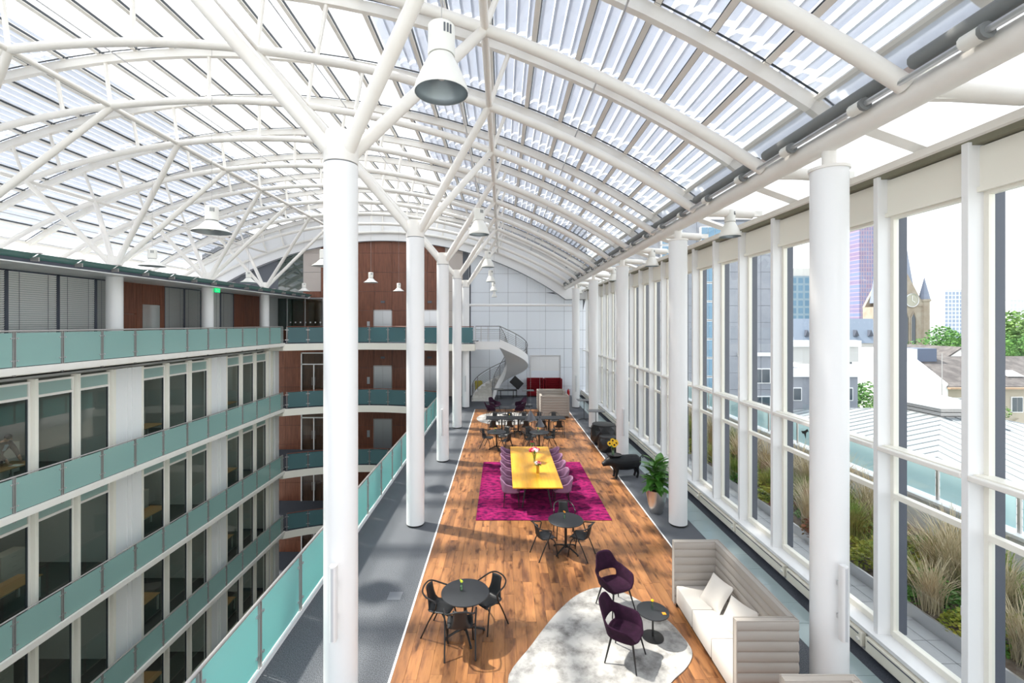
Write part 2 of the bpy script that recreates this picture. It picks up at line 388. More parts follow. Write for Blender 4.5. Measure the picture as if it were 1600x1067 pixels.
# ---- unseen rear wall, glazed to brighten faces towards the camera, and left building mass
o = MB().box(-22, 6.3, -6.3, -6, ZL[5], .9).build('wall_rear', panelw, smooth=False); struct(o, 'unseen rear gable behind the viewpoint, glazed to let light in')
for k in range(11):
    x = -20.3+k*2.6; zt = arcz(min(x,5.2), R2, ZC); MB().box(x-.05, x+.05, -6.2, -6.1, .9, zt).build('gable_post', white_s, o, False)
    if k < 10: MB().quad((x+.05,-6.15,.9),(x+2.55,-6.15,.9),(x+2.55,-6.15,arcz(min(x+2.55,5.2),R2,ZC)),(x+.05,-6.15,zt)).build('pane', roofglass, o, False)

# ---- vault: ceiling frame, arches, panes, louvre blades
def V(phi, r, y): return Vector((XV+r*math.sin(phi), y, ZC+r*math.cos(phi)))
PH0, PH1, NS = R(-33.4), R(33.4), 28
dphi = (PH1-PH0)/NS
YA, YB = ARY[0], YE-.1
gask = mat('gasket_dark', (.05,.06,.07), .6)
ceil = MB()
for s in (PH0, PH1): ceil.tube([V(s, R2+.12, YA), V(s, R2+.12, YB)], .09, 4)
ceiling = ceil.build('ceiling', white_s, smooth=False); struct(ceiling, 'white tubular steel barrel vault with glass panes and sun louvres')
for i in range(1, NS):
    p = PH0+i*dphi
    o = MB().box(-.055, .055, YA, YB, -.07, .07).build('glazing_bar', white_s, ceiling, False)
    c = V(p, R2+.18, 0); o.location = c; o.rotation_euler = (0, p, 0)
    for s in (-1, 1): MB().box(s*.06-.006, s*.06+.006, YA, YB, -.035, .03).build('gasket', gask, o, False)
XN = (-17.06, -11.6, -5.76, -.3)                 # purlin nodes
PN = [math.asin((x-XV)/R1) for x in XN]
PE = math.asin((4.53-XV)/R1)
for k, y in enumerate(ARY):
    a = MB().tube([V(-PE+2*PE*i/40, R1, y) for i in range(41)], .1, 14).build('arch', white_s, ceiling)
    b = MB(); n = 36
    for i in range(n):
        p, q = PH0+(PH1-PH0)*i/n, PH0+(PH1-PH0)*(i+1)/n
        P = [V(p,R2-.12,y),V(q,R2-.12,y),V(q,R2+.12,y),V(p,R2+.12,y)]
        b.add([(v.x,y-.07,v.z) for v in P]+[(v.x,y+.07,v.z) for v in P], [(0,1,2,3),(7,6,5,4),(0,4,5,1),(2,6,7,3)])
    b.build('outer_beam', white_s, a, False)
    for s in (-1, 1): MB().tube([V(PH0+(PH1-PH0)*i/36, R2+.13, y+s*.125) for i in range(37)], .022, 4).build('gasket', gask, a, False)
    for p in PN+[-PE*.5-.01, 0, PE*.0+.18, -.18]:
        MB().tube([V(p,R1,y),V(p,R2-.1,y)], .055, 7).build('strut', white_s, a)
    for s in (-1, 1): MB().tube([V(s*PE,R1,y),V(s*(PE+.015),R2-.1,y)], .06, 7).build('strut', white_s, a)
for p in PN: MB().tube([V(p,R1,YA),V(p,R1,YB-.5)], .075, 10).build('purlin', white_s, ceiling)
for p in (-.5,-.18,-.09,.13,.44,.3):               # thin service rods under the glazing
    MB().tube([V(p,R2-.3,YA),V(p,R2-.3,YB)], .02, 5).build('rod', steel_w, ceiling)
pcache = {}; panes_rest = MB(); bl_rest = MB(); bl = []
for k in range(len(ARY)):
    ya = ARY[k]+.08; yb = (ARY[k+1]-.08) if k+1 < len(ARY) else YE-.5
    if yb-ya < .4: continue
    L = round(yb-ya, 3)
    for i in range(NS):
        p = PH0+(i+.5)*dphi; wd = 2*(R2+.2)*math.sin(dphi/2)-.07
        c = V(p, R2+.2, (ya+yb)/2)
        if ya > 4.9:
            if L not in pcache: pcache[L] = MB().quad((-wd/2,-L/2,0),(wd/2,-L/2,0),(wd/2,L/2,0),(-wd/2,L/2,0)).mesh('pane', roofglass, False)
            inst('pane', pcache[L], ceiling, c, (0, p, 0))
        else:
            M = Matrix.Rotation(p, 3, 'Y')
            panes_rest.quad(*[c+M @ Vector(v) for v in ((-wd/2,-L/2,0),(wd/2,-L/2,0),(wd/2,L/2,0),(-wd/2,L/2,0))])
        if p > R(11.5) or p < R(-8.5):
            for t in range(4): bl.append((ya if p > 0 else ya+8, p+dphi*(t-1.5)/4, (ya+yb)/2, L))
o = panes_rest.build('pane_field', roofglass, ceiling, False); o['kind'] = 'stuff'
def bladesec(): return [(-.13,-.012),(0,.03),(.13,-.012),(.13,-.004),(0,.042),(-.13,-.004)]
bl.sort(); nb = 0; bc = {}
vis_b = [q for q in bl if (q[2] > 4)]
pick = set(vis_b[:300])
for q in bl:
    _, p, ym, L = q; c = V(p, R2+.42, ym); tilt = p+R(-38 if p > 0 else 5)
    if q in pick:
        if L not in bc: bc[L] = MB().prism(bladesec(), -L/2, L/2, 1).mesh('louvre_blade', louvre, True, True)
        inst('louvre_blade', bc[L], ceiling, c, (0, tilt, 0))
    else:
        M = Matrix.Rotation(tilt, 3, 'Y'); m = MB().prism(bladesec(), -L/2, L/2, 1)
        bl_rest.add([c+M @ Vector(v) for v in m.v], m.f)
o = bl_rest.build('louvre_field', louvre, ceiling, True, fix=True); o['kind'] = 'stuff'
# eaves on the window side: gutter beam, roller blind, shaft, sloped panel, lean-to glass
tanp = mat('eave_strip', (.50,.40,.35), .6)
eave = MB().tube([(XR-.02, -1, 7.93), (XR-.02, YE-.5, 7.93)], .15, 14).build('trim_4', white_s); struct(eave, 'white tubular eaves beam above the window side columns')
e = V(PH1, R2, 0)
MB().quad((e.x+.05,YA,e.z+.1),(4.86,YA,8.42),(4.86,YB,8.42),(e.x+.05,YB,e.z+.1)).build('eave_panel', eavef, eave, False)
MB().quad((4.87,YA,8.43),(4.72,YA,8.2),(4.72,YB,8.2),(4.87,YB,8.43)).build('eave_strip', tanp, eave, False)
rollg = mat('grey_roller', (.20,.21,.21), .6)
for k, y in enumerate(ARY[:-1]):
    MB().tube([(4.50,y+.14,8.2),(4.50,ARY[k+1]-.14,8.2)], .085, 10).build('roller_blind', rollg, eave)
    for yy in (y+.55, y+1.95): 
        MB().tube([(4.42,yy-.09,8.02),(4.42,yy+.09,8.02)], .075, 10).build('bearing', lampw, eave)
        MB().tube([(4.42,yy-.13,8.02),(4.42,yy-.09,8.02)], .08, 10).build('collar', rollg, eave)
    MB().tube([(XR,y,7.97),(5.88,y,7.9)], .105, 12).build('tie_tube', white_s, eave)
    MB().box(4.6,6.1,y-.04,y+.04,7.85,7.98).build('rafter', white_s, eave, False)
    r = MB(); r.tube([(4.72,y+1.4,8.3),(6.15,y+1.4,7.78)], .085, 4); r.build('rafter', white_s, eave, False)
    for a in (0, 1.4): MB().quad((4.75,y+a+.03,8.31),(6.2,y+a+.03,7.8),(6.2,y+a+1.36,7.8),(4.75,y+a+1.36,8.31)).build('pane', roofglass, eave, False)
MB().tube([(4.42,YA,8.02),(4.42,YB,8.02)], .035, 8).build('shaft', steel_w, eave)

# ---- right window wall
PY0 = 5.81-3*BAY; NB = 23
wr = MB()
wr.box(5.93, 6.2, -2, YE, -.3, .36).box(5.86, 6.2, -2, YE, .36, .42)
wr = wr.build('wall_right', white, smooth=False); struct(wr, 'white window wall base with a deep sill along the terrace side')
MB().box(5.72, 5.80, -2, YE, 7.62, 7.72).build('head_rail', white_s, wr, False)
MB().box(6.0, 6.25, -2, YE, 7.62, 7.82).build('head_gap_strip', mat('olive_gap_shade', (.22,.21,.15), .7), wr, False)  # dark strip: shade of the gap above the fascia put into the colour
pmesh = MB().cbox(5.95, 6.16, 0, .09, .40, 7.66, .006).mesh('post', white, False)
fmesh = MB().box(6.10, 6.2, .09, BAY, 7.08, 7.6).box(6.06, 6.2, .09, BAY, 7.02, 7.08).mesh('fascia_panel', cream, False)
XW = 6.19
f_ = MB()
for a, b in ((.09,.15),(BAY-.06,BAY)): f_.box(6.15, 6.23, a, b, .42, 7.05)
for a, b in ((.42,.52),(2.60,2.68),(6.98,7.05)): f_.box(6.13, 6.23, .15, BAY-.06, a, b)
f_.box(6.02, 6.22, .09, BAY, 3.34, 3.42)
fr_m = f_.mesh('window_frame', cream, False)
dk_m = MB().box(6.23, 6.36, -.06, .15, .45, 7.05).mesh('outer_mullion', dkgrey, False)
hb = MB().cbox(5.93, 6.03, .09, BAY, 3.335, 3.405, .012).mesh('transom_rail', white_s, False)
gl = [MB().quad((XW,.15,a),(XW,BAY-.06,a),(XW,BAY-.06,b),(XW,.15,b)).mesh('pane', glass, False) for a, b in ((.52,2.60),(2.68,3.34),(3.42,6.98))]
hd = MB().tube([(6.10,.19,1.5),(6.06,.19,1.5),(6.06,.19,1.62)], .012, 6).mesh('window_handle', steel_w)
for k in range(NB):
    y = PY0+k*BAY
    if y > YE-.1: break
    inst('post', pmesh, wr, (0, y, 0)); inst('fascia_panel', fmesh, wr, (0, y, 0)); inst('transom_rail', hb, wr, (0, y, 0))
    if y+BAY > YE: break
    o = inst('window_%d' % (k+2), fr_m, None, (0, y, 0)); struct(o, 'tall terrace window in three panes, number %d along the right wall counted from the viewer' % (k+1))
    inst('outer_mullion', dk_m, o)
    for g in gl: inst('pane', g, o)
    if k % 2: inst('window_handle', hd, o)
nwin = NB+3
# convector heaters under the sill
heat = mat('heater_enamel', (.90,.86,.74), .4)
hm = MB().cbox(5.82, 5.92, 0, 1.95, .10, .33, .012).mesh('convector_body', heat, False)
hs = MB().box(5.815, 5.823, .05, 1.9, .275, .295).mesh('slot', joint, False)
hv = MB().tube([(5.83,.06,.2),(5.79,.06,.2)], .03, 8).mesh('valve', lampw)
for k in range(14):
    y = 5.35+k*2.03
    t = thing('convector_heater', 'low cream convector heater under the window sill, %s from the viewer' % ORD[k], 'heater', (0,y,0), group='convector heaters under the sill')
    inst('convector_body', hm, t); inst('slot', hs, t); inst('valve', hv, t)

# ---- columns
ordn = ['nearest', 'second', 'third', 'fourth', 'fifth']
def branch(mb, a, b, r=.098): 
    a, b = Vector(a), Vector(b); return mb.tube([a, a.lerp(b,.04), a.lerp(b,.5), b], [r*1.1, r, r, r*.9], 12)
for k in range(5):
    y = Y0+D*k
    t = thing('tree_column', '%s white tree column with four branches between railing and oak floor' % ordn[k], 'column', (XL, y, 0), group='tree columns along the railing')
    MB().lathe([(COLR,.05),(COLR,7.6)], 32).build('shaft', white, t)
    MB().lathe([(COLR-.02,0),(COLR-.02,.06)], 32).build('base_ring', rubber, t)
    MB().lathe([(COLR-.012,7.6),(COLR-.012,7.615),(COLR+.002,7.62),(COLR+.002,7.9),(COLR-.03,8.06),(.02,8.06)], 32).build('capital', white_s, t)
    MB().lathe([(COLR-.014,7.59),(COLR-.010,7.60),(COLR-.010,7.62)], 32, caps=False).build('joint_ring', joint, t)
    for dx, zt in ((-.3-XL, 10.45), (-5.76-XL, 11.72)):
        for s in (-1, 1):
            yy = s*D/4; h = math.hypot(dx, yy); q = Vector((dx/h*.16, yy/h*.16, 7.80))
            branch(MB(), q, (dx, yy, zt)).build('branch', white_s, t)
for k in range(5):
    y = Y0+D*k
    t = thing('round_column', '%s plain round white column on the window side' % ordn[k], 'column', (XR, y, 0), group='round columns along the windows')
    MB().lathe([(COLR,.05),(COLR,7.52)], 32).build('shaft', white, t)
    MB().lathe([(COLR-.02,0),(COLR-.02,.06)], 32).build('base_ring', rubber, t)
    MB().lathe([(.02,7.52),(COLR+.02,7.52),(COLR+.02,7.56),(.09,7.56),(.09,7.85)], 24).build('cap_plate', white_s, t)
for k in range(1, 5):
    y = Y0+D*k
    t = thing('tree_column', 'white tree column on the left top gallery, %s from the viewer' % ordn[k-1].replace('nearest','first'), 'column', (XG, y, 4.07), group='tree columns on the left gallery')
    MB().lathe([(.27,0),(.27,3.3)], 28).build('shaft', white, t)
    MB().lathe([(.24,3.3),(.24,3.7),(.2,3.85),(.02,3.85)], 28).build('capital', white_s, t)
    for dx, zt in ((-11.6-XG, 11.72), (-17.06-XG, 10.45)):
        for s in (-1, 1):
            yy = s*D/4; h = math.hypot(dx, yy)
            branch(MB(), (dx/h*.15, yy/h*.15, 3.6), (dx, yy, zt-4.07)).build('branch', white_s, t)
# tie tube between the last pair of columns
o = MB().tube([(XL+COLR+.012,28.85,6.49),(XR-COLR-.012,28.85,6.49)], .08, 12).build('tie_tube', white, None); tag(o, 'white horizontal tube spanning between the last two columns', 'tube')
# sound bars on columns
sb_end = mat('speaker_white', (.80,.80,.80), .4); sb_g = mat('speaker_grille', (.55,.56,.58), .6)
def soundbar(x, y, zb, face, label):
    t = thing('column_speaker', label, 'speaker', (x, y, zb), face, 'slim speakers on the columns')
    MB().prism([(.045*math.cos(a), .05*math.sin(a)-.03) for a in [R(180+180*i/8) for i in range(9)]]+[(.045,.02),(-.045,.02)], 0, 1.02).build('body', sb_end, t, fix=True)
    MB().prism([(.04*math.cos(a), .052*math.sin(a)-.03) for a in [R(180+180*i/8) for i in range(9)]], .02, 1.0).build('grille', sb_g, t, fix=True)
    for z in (.25,.7): MB().box(-.02,.02,.015,.09,z,z+.06).build('bracket', steel_w, t, False)
for k, s in ((0,1),(2,1),(4,1)):
    y = Y0+D*k
    soundbar(XL+.02, y-COLR-.09, 1.05, 0, 'slim grey speaker bar on the %s tree column by the railing' % ordn[k])
    soundbar(XR-.05, y-COLR-.09, 1.05, 0, 'slim grey speaker bar on the %s round column by the windows' % ordn[k])
# ---- glass railings
def glass_rail(pts, z, label, gm, h=1.07, wood=None, group='frosted glass railings', side=1):
    c = pts[0]
    t = thing('glass_railing', label, 'railing', (c[0], c[1], z), 0, group)
    P = [Vector((x-c[0], y-c[1])) for x, y in pts]
    pm = MB().box(-.032,-.018,-.03,.03,-.22,h-.04).box(.018,.032,-.03,.03,-.22,h-.04).mesh('post', steel, False)
    cm = MB()
    for s in (-1,1):
        for zz in (.22, h-.22): cm.tube([(s*.09,-.03,zz),(s*.09,.03,zz)], .022, 7); cm.box(min(0,s*.09),max(0,s*.09),-.012,.012,zz-.012,zz+.012)
    cm = cm.mesh('clamps', steel_w)
    gc = {}
    for i, p in enumerate(P):
        d = (P[min(i+1,len(P)-1)]-P[max(i-1,0)]); a = math.atan2(d.y, d.x)
        inst('post', pm, t, (p.x,p.y,0), (0,0,a)); inst('clamps', cm, t, (p.x,p.y,0), (0,0,a))['kind'] = 'stuff'
        if i < len(P)-1:
            q = P[i+1]; e = q-p; L = round(e.length, 3); m = (p+q)/2
            if L not in gc: gc[L] = MB().box(-L/2+.05, L/2-.05, -.006, .006, .05, h-.07).mesh('glass_panel', gm, False)
            inst('glass_panel', gc[L], t, (m.x,m.y,0), (0,0,math.atan2(e.y,e.x)))
    MB().tube([(p.x,p.y,h-.02) for p in P], .026, 10).build('handrail', wood or steel, t)
    return t
redwood = mat('reddish_handrail', (.16,.05,.03), .4)
glass_rail([(XE+.02, 6.95+BAY*k) for k in range(-4, 15)]+[(XE+.02, 28.3)], .06, 'aqua frosted glass railing along the carpeted walkway edge', frost_n)
lvl = ['top', 'second', 'third', 'fourth', 'lowest']
for i, z in enumerate(ZL[:5]):
    glass_rail([(XGE, 12.7+BAY*k) for k in range(-2, 12)]+[(XGE, 28.25)], z, 'teal frosted glass railing of the %s left gallery' % lvl[i], frost)
def archpts(n=8):
    x0, x1 = XGE, XE; c = []; 
    for i in range(n+1):
        u = i/n; c.append((x0+(x1-x0)*u, 28.45-.15*u+1.4*4*u*(1-u)))
    return c
for i, z in enumerate(ZL[:5]):
    p = archpts(); p[0] = (p[0][0]+.12, p[0][1]+.1)
    if i == 1: p[-1] = (XE-.1, 28.42)
    if i == 0: p = p+[(-2.75,28.3),(-1.75,28.3)]
    glass_rail(p, z, 'frosted glass railing with reddish handrail on the %s curved bridge' % lvl[i], frost_b, wood=redwood, group='bridge railings')
    a = archpts(16)
    if i == 0: a = a+[(-1.7,28.3),(-1.7,YW)]; 
    else: a = a+[(XE,YW)]
    o = MB().prism([(x,y-.12) for x,y in a]+[(-16.4,YW),(-16.4,28.4),(XGE,28.3)], z-.45, z-.02).build('bridge_slab', cream, None, False, fix=True); struct(o, 'cream slab of the %s curved bridge' % lvl[i])
    MB().prism([(x,y-.05) for x,y in a]+[(-16.4,YW),(-16.4,28.45),(XGE,28.4)], z-.02, z).build('carpet_top', carpetd, o, False, fix=True)
    o = MB().box(XF-.1, XGE+.08, -6, 28.4, z-.17, z-.015).box(XGE, XGE+.09, -6, 28.4, z-.10, z+.03).build('gallery_slab', white_s, None, False); struct(o, 'thin white slab of the %s left gallery' % lvl[i])
    MB().box(XF-.1, XGE-.02, -6, 28.4, z-.015, z).build('grating', carpet, o, False)

# ---- left office facade
wl_ = MB()
for i in (0,1,2,3,4): wl_.box(XF-.35, XF+.02, -6, 28.6, ZL[i]-.30, ZL[i]+.04)
wl_ = wl_.build('wall_left', cream, smooth=False); struct(wl_, 'cream and white office facade with tall windows across the courtyard')
HW = 3.55
pil = MB()
for a, b, dx in ((-.62,-.30,.05),(-.30,-.05,.02),(-.05,.12,.05),(.12,.62,.08)): pil.box(XF-.3, XF+dx, a, b, .04, 3.62)
pil = pil.mesh('pilaster', white, False)
mul = MB().prism([(XF-.12,-.09),(XF+.02,-.09),(XF+.09,-.05),(XF+.09,.05),(XF+.02,.09),(XF-.12,.09)], .04, 3.62).mesh('mullion', cream, True, True)
WWD = 1.23
wf = MB()
for a, b, c_, d_ in ((0,.06,.05,HW),(WWD-.06,WWD,.05,HW),(.06,WWD-.06,.05,.13),(.06,WWD-.06,HW-.07,HW),(.06,WWD-.06,3.02,3.10)): wf.box(XF-.10, XF-.01, a, b, c_, d_)
wf = wf.mesh('window_frame', white_s, False)
wg = MB().quad((XF-.06,.06,.13),(XF-.06,WWD-.06,.13),(XF-.06,WWD-.06,3.02),(XF-.06,.06,3.02)).mesh('pane', officeglass, False)
wt = MB().box(XF-.07,XF-.05,.06,WWD-.06,3.10,HW-.07).mesh('frosted_transom', frost_t, False)
wk = MB()
for y in (.06, WWD-.085): wk.box(XF-.08, XF-.03, y, y+.025, .13, 3.02)
wk = wk.mesh('gasket', gask, False)
nm = {1:'second', 2:'third', 3:'fourth', 4:'lowest'}
for li in (1,2,3,4):
    z = ZL[li]
    for k in range(1, 5):
        yc = Y0+D*k
        inst('pilaster', pil, wl_, (0, yc-.05, z))
        if k == 4: break
        ys = yc+.68
        for j in range(3):
            y = ys+j*(WWD+.19)
            o = inst('window_%d' % nwin, wf, None, (0, y, z)); nwin += 1
            struct(o, 'office window %d of bay %d on the %s gallery of the left facade' % (j+1, k, nm[li]))
            inst('pane', wg, o); inst('frosted_transom', wt, o); inst('gasket', wk, o)
        for j in range(4): inst('mullion', mul, wl_, (0, ys-.095+j*(WWD+.19), z))
MB().box(XF-.1, XF+.1, 28.35, 28.6, ZL[5], 4).build('corner_post', cream, wl_, False)
# office rooms behind the facade
room = mat('office_wall', (.50,.52,.51), .8); rfl = mat('office_carpet', (.09,.09,.085), .9); rcl = mat('office_ceiling', (.6,.6,.58), .8)
o = MB().box(-20.2, -20, -6, 28.6, ZL[5], 7.2).build('wall_office', room, smooth=False); struct(o, 'pale back wall of the offices behind the facade')
for k in range(0, 5):
    yc = Y0+D*k
    for li in (1,2,3,4): MB().box(-20, XF-.3, yc-.06, yc+.06, ZL[li], ZL[li]+3.6).build('partition', room, o, False)
MB().box(-20.2, XF-.3, -6, -5.8, ZL[5], 7.2).build('partition', room, o, False)
MB().box(-20.2, -16.4, 28.4, 28.6, ZL[5], 7.2).build('partition', room, o, False)
for li in (1,2,3,4):
    o = MB().box(-20, XF-.3, -6, 28.5, ZL[li]-.05, ZL[li]).build('floor_office', rfl, smooth=False); struct(o, 'dark office floor on the %s level' % nm[li])
    MB().box(-20, XF-.3, -6, 28.5, ZL[li]+3.6, ZL[li]+3.68).build('soffit', rcl, o, False)
# ---- top floor of the left building
XT = -16.3
wt_ = MB().box(XT-.3, XT-.12, -6, YW, 4.0, 7.2).build('wall_gallery', room, smooth=False); struct(wt_, 'recessed wall of the top left gallery with blinds and walnut panels')
MB().box(XT-.3, XF-.1, -6, 28.5, 3.9, 4.06).build('gallery_floor', carpetd, wt_, False)
slat = mat('blind_slat', (.86,.86,.84), .5); slat_d = mat('blind_slat_dark', (.48,.48,.47), .5)
def blind(y0, y1, m, label):
    global nwin
    d = MB().box(XT-.12, XT-.02, y0, y0+.05, 4.07, 7.15).box(XT-.12, XT-.02, y1-.05, y1, 4.07, 7.15).box(XT-.12, XT-.02, y0, y1, 7.08, 7.15)
    d = d.build('window_%d' % nwin, dkgrey, smooth=False); nwin += 1; struct(d, label)
    MB().quad((XT-.1,y0+.05,4.07),(XT-.1,y1-.05,4.07),(XT-.1,y1-.05,7.08),(XT-.1,y0+.05,7.08)).build('pane', officeglass, d, False)
    s = MB()
    for i in range(40):
        z = 4.1+i*.075; s.quad((XT-.06,y0+.06,z),(XT-.06,y1-.06,z),(XT-.025,y1-.06,z+.06),(XT-.025,y0+.06,z+.06))
    o = s.build('blind_slats', m, d, False); o['kind'] = 'stuff'
    for f in (.22, .78): MB().box(XT-.022, XT-.018, y0+(y1-y0)*f-.006, y0+(y1-y0)*f+.006, 4.1, 7.1).build('blind_cord', joint, d, False)
for a, b, m, l in ((10.5,13.0,slat,'grey louvre blind window at the far left edge of the top gallery'),(13.0,15.0,slat,'second grey louvre blind window on the top gallery'),(15.0,16.75,slat,'third grey louvre blind window on the top gallery'),(16.75,18.3,slat,'grey louvre blind window just before the first gallery column'),(18.3,19.4,slat_d,'dark louvre blind window behind the first gallery column'),(22.0,23.4,slat_d,'dark louvre blind window right of the walnut doorway'),(23.4,24.7,slat_d,'dark louvre blind window before the second gallery column'),(24.7,26.4,slat,'grey blind window behind the exit sign'),(26.4,27.7,slat_d,'narrow dark blind window before the last walnut panels')):
    blind(a, b, m, l)
def wp(y0, y1, z0, z1, n='wood_panel', m=None): MB().box(XT-.12, XT-.01, y0+.006, y1-.006, z0+.006, z1-.006).build(n, m or walnut, wt_, False)
for y0, y1, z0, z1 in ((19.4,20.3,4.07,5.75),(19.4,20.3,5.75,7.15),(20.3,20.65,4.07,7.15),(20.65,21.7,6.2,7.15),(21.7,22.0,4.07,7.15),(27.7,28.7,4.07,7.15),(28.7,29.7,4.07,7.15),(29.7,30.6,4.07,7.15)): wp(y0,y1,z0,z1)
wp(20.65,21.7,4.07,6.2,'door_mirror',mat('doorway_mirror',(.55,.58,.57),.15,.6))
# soffit panels, glass canopy
o = MB().box(-22, -14.05, -6, YW, 7.22, 7.34).build('roof_slab', white, smooth=False); struct(o, 'white flat roof over the top left gallery')
sm = MB().box(XT, -13.98, .02, BAY-.02, 7.13, 7.19).mesh('soffit_panel', white, False)
cg = MB().quad((-14.0,.02,7.24),(-14.0,BAY-.02,7.24),(-13.74,BAY-.02,7.40),(-13.74,.02,7.40)).mesh('canopy_glass', mat('teal_canopy', (.14,.30,.28), .15, spec=.8), False)
cb = MB().box(-14.0,-13.72,-.02,.02,7.18,7.3).box(-13.86,-13.66,-.06,.06,7.40,7.43).mesh('bracket', steel, False)
for k in range(-8, 15):
    y = 12.09+BAY*k
    inst('soffit_panel', sm, o, (0,y,0)); inst('canopy_glass', cg, o, (0,y,0)); inst('bracket', cb, o, (0,y,0))
MB().box(-14.0,-13.96,-6,YW-.6,7.12,7.24).build('canopy_edge', dkgrey, o, False)
MB().box(-13.97,-13.93,-6,YW-.6,7.10,7.135).build('canopy_lip', white, o, False)
gm_ = mat('exit_green', (.0,.45,.12), .4, emit=((.0,.9,.25),.6))
t = thing('exit_sign', 'small green exit sign with running figure under the left canopy', 'sign', (-14.7,23.5,6.93))
MB().box(-.02,.02,-.2,.2,0,.2).build('panel', gm_, t, False)
fg = MB().box(.021,.025,-.02,.04,.06,.13).ball((.023,.03,.155),.018,6,4).box(.021,.025,-.06,-.02,.05,.07).box(.021,.025,.04,.09,.04,.06).box(.021,.025,-.15,-.09,.06,.15)
fg.build('running_figure', white, t, False); MB().box(-.004,.004,-.004,.004,.2,.25).build('hanger', steel, t, False)

# ---- curved stair
SCX, SCY, RI, RO, NT = -.15, 31.1, .5, 1.9, 24
RISE = ZL[0]/NT
def sa(u): return R(180-270*u)
def spt(u, r, z): a = sa(u); return Vector((r*math.cos(a), r*math.sin(a), z))
ststeel = mat('stair_steel', (.17,.17,.18), .35, .6)
st = thing('curved_stair', 'white curved stair with steel railings rising to the top bridge', 'staircase', (SCX, SCY, 0))
marble = mat('pale_stone_tread', (.78,.76,.71), .4, noise=(4,(.60,.57,.52),.5,.75))
for i in range(NT):
    m = MB(); n = 3; z = (i+1)*RISE
    ang = [sa((i+.96*j/n+.0)/NT) for j in range(n+1)]
    poly = [(RI*math.cos(a), RI*math.sin(a)) for a in ang]+[(RO*math.cos(a), RO*math.sin(a)) for a in reversed(ang)]
    m.prism(poly, z-.07, z); poly2 = poly[:]
    m.prism(poly, z-RISE-.02, z-.075).build('tread', marble, st, False, fix=True)
b = MB(); n = 72
def sec(u):
    z = u*ZL[0]; lo = max(-.0, z-.42)
    return [spt(u,RI-.03,lo+.0), spt(u,RO+.03,lo+.12 if z > .6 else lo), spt(u,RO+.03,z+.24), spt(u,RO,z+.24), spt(u,RO,max(z-.12,0)), spt(u,RI,max(z-.12,0)), spt(u,RI,z+.24), spt(u,RI-.03,z+.24)]
vs = [p for i in range(n+1) for p in sec(i/n)]; fs = []
for i in range(n):
    for k in range(8): l = (k+1) % 8; fs.append((i*8+k, i*8+l, (i+1)*8+l, (i+1)*8+k))
fs += [tuple(range(8)), tuple(n*8+k for k in range(7,-1,-1))]
b.add(vs, fs).build('stringer', white, st, fix=True)
MB().box(-1.6, .0, -RO-.03, -RI+.03, ZL[0]-.42, ZL[0]).build('landing', white, st, False)
MB().box(-1.6, .0, -RO-.03, -RO, ZL[0], ZL[0]+.1).build('landing_edge', white, st, False)
for r in (RI+.02, RO-.02):
    for j in range(7):
        h = .28+j*.12 if j < 6 else 1.08
        pts = [spt(i/60, r, i/60*ZL[0]+h) for i in range(61)]
        if r > 1: pts += [Vector((-.75,-r,ZL[0]+h)), Vector((-1.55,-r,ZL[0]+h))]
        MB().tube(pts, .026 if j == 6 else .011, 6 if j == 6 else 5).build('handrail' if j == 6 else 'railing_bar', ststeel, st)
    for i in range(0, 25, 3 if r > 1 else 4):
        u = i/24; p = spt(u, r, u*ZL[0]+.1); MB().tube([p, p+Vector((0,0,.97))], .018, 6).build('baluster', ststeel, st)
for x in (-.75,-1.2,-1.55): MB().tube([(x,-RO+.02,ZL[0]),(x,-RO+.02,ZL[0]+1.07)], .018, 6).build('baluster', steel, st)

# ---- industrial pendant lamps
def lamp(x, y, zr, dia, label, group, wide=False, ztop=None, tilt=0):
    r = dia/2; h = dia*(.62 if not wide else .28); bh = dia*(.62 if not wide else .42); br = dia*(.255 if not wide else .17)
    t = thing('pendant_lamp', label, 'pendant lamp', (x, y, zr), 0, group)
    if wide: prof = [(r,0),(r*.99,.012),(r*.62,h*.5),(br*1.05,h),(br*.9,h+.03)]
    else: prof = [(r,0),(r*1.02,.03),(r*.97,h*.2),(r*.80,h*.55),(r*.62,h*.85),(br*1.02,h),(br*.9,h+.04)]
    MB().lathe(prof, 28, caps=False).build('shade', lampw, t)
    MB().lathe([(a-.006, b_+.002) for a, b_ in prof], 28, caps=False).build('reflector', lampin, t)
    MB().lathe([(br*.85,h),(br*.85,h+.05)], 20).build('neck', joint, t)
    MB().lathe([(br,h+.045),(br,h+bh),(br*.9,h+bh+.015),(.02,h+bh+.015)], 20).build('housing', lampw, t)
    v = MB()
    for k in range(3): v.obox((br*math.sin(R(20+14*k))*1.0, -br*math.cos(R(20+14*k))*1.0, h+bh*.78), br*.12, .012, bh*.26, Matrix.Rotation(R(20+14*k),4,'Z'))
    v.build('vents', joint, t, False)
    MB().ball((0,0,h*.55), r*.2, 8, 6).build('bulb', mat_bulb, t)
    zt = (ztop or arcz(x, R1, ZC))-zr
    MB().tube([(0,0,h+bh),(0,0,zt)], .005, 5).build('cable', steel, t)
mat_bulb = mat('bulb_glass', (.85,.85,.82), .3)
G = 'bell pendant lamps in a row under the roof purlin'
for (y, dia, zr, l) in ((ARY[2],.595,7.93,'big white bell pendant lamp nearest the viewer'),(ARY[5],.60,7.97,'white bell pendant lamp, second in the row along the ridge tube'),(ARY[8],.60,8.03,'white bell pendant lamp, third in the row along the ridge tube'),(ARY[10],.55,7.83,'white bell pendant lamp, fourth in the row along the ridge tube'),(ARY[11],.46,7.48,'small white bell pendant lamp, fifth in the row before the end wall'),(ARY[12],.40,7.23,'smallest white bell pendant lamp closest to the end wall')):
    lamp(-.68 if y < 30 else -.56, y, zr, dia, l, G)
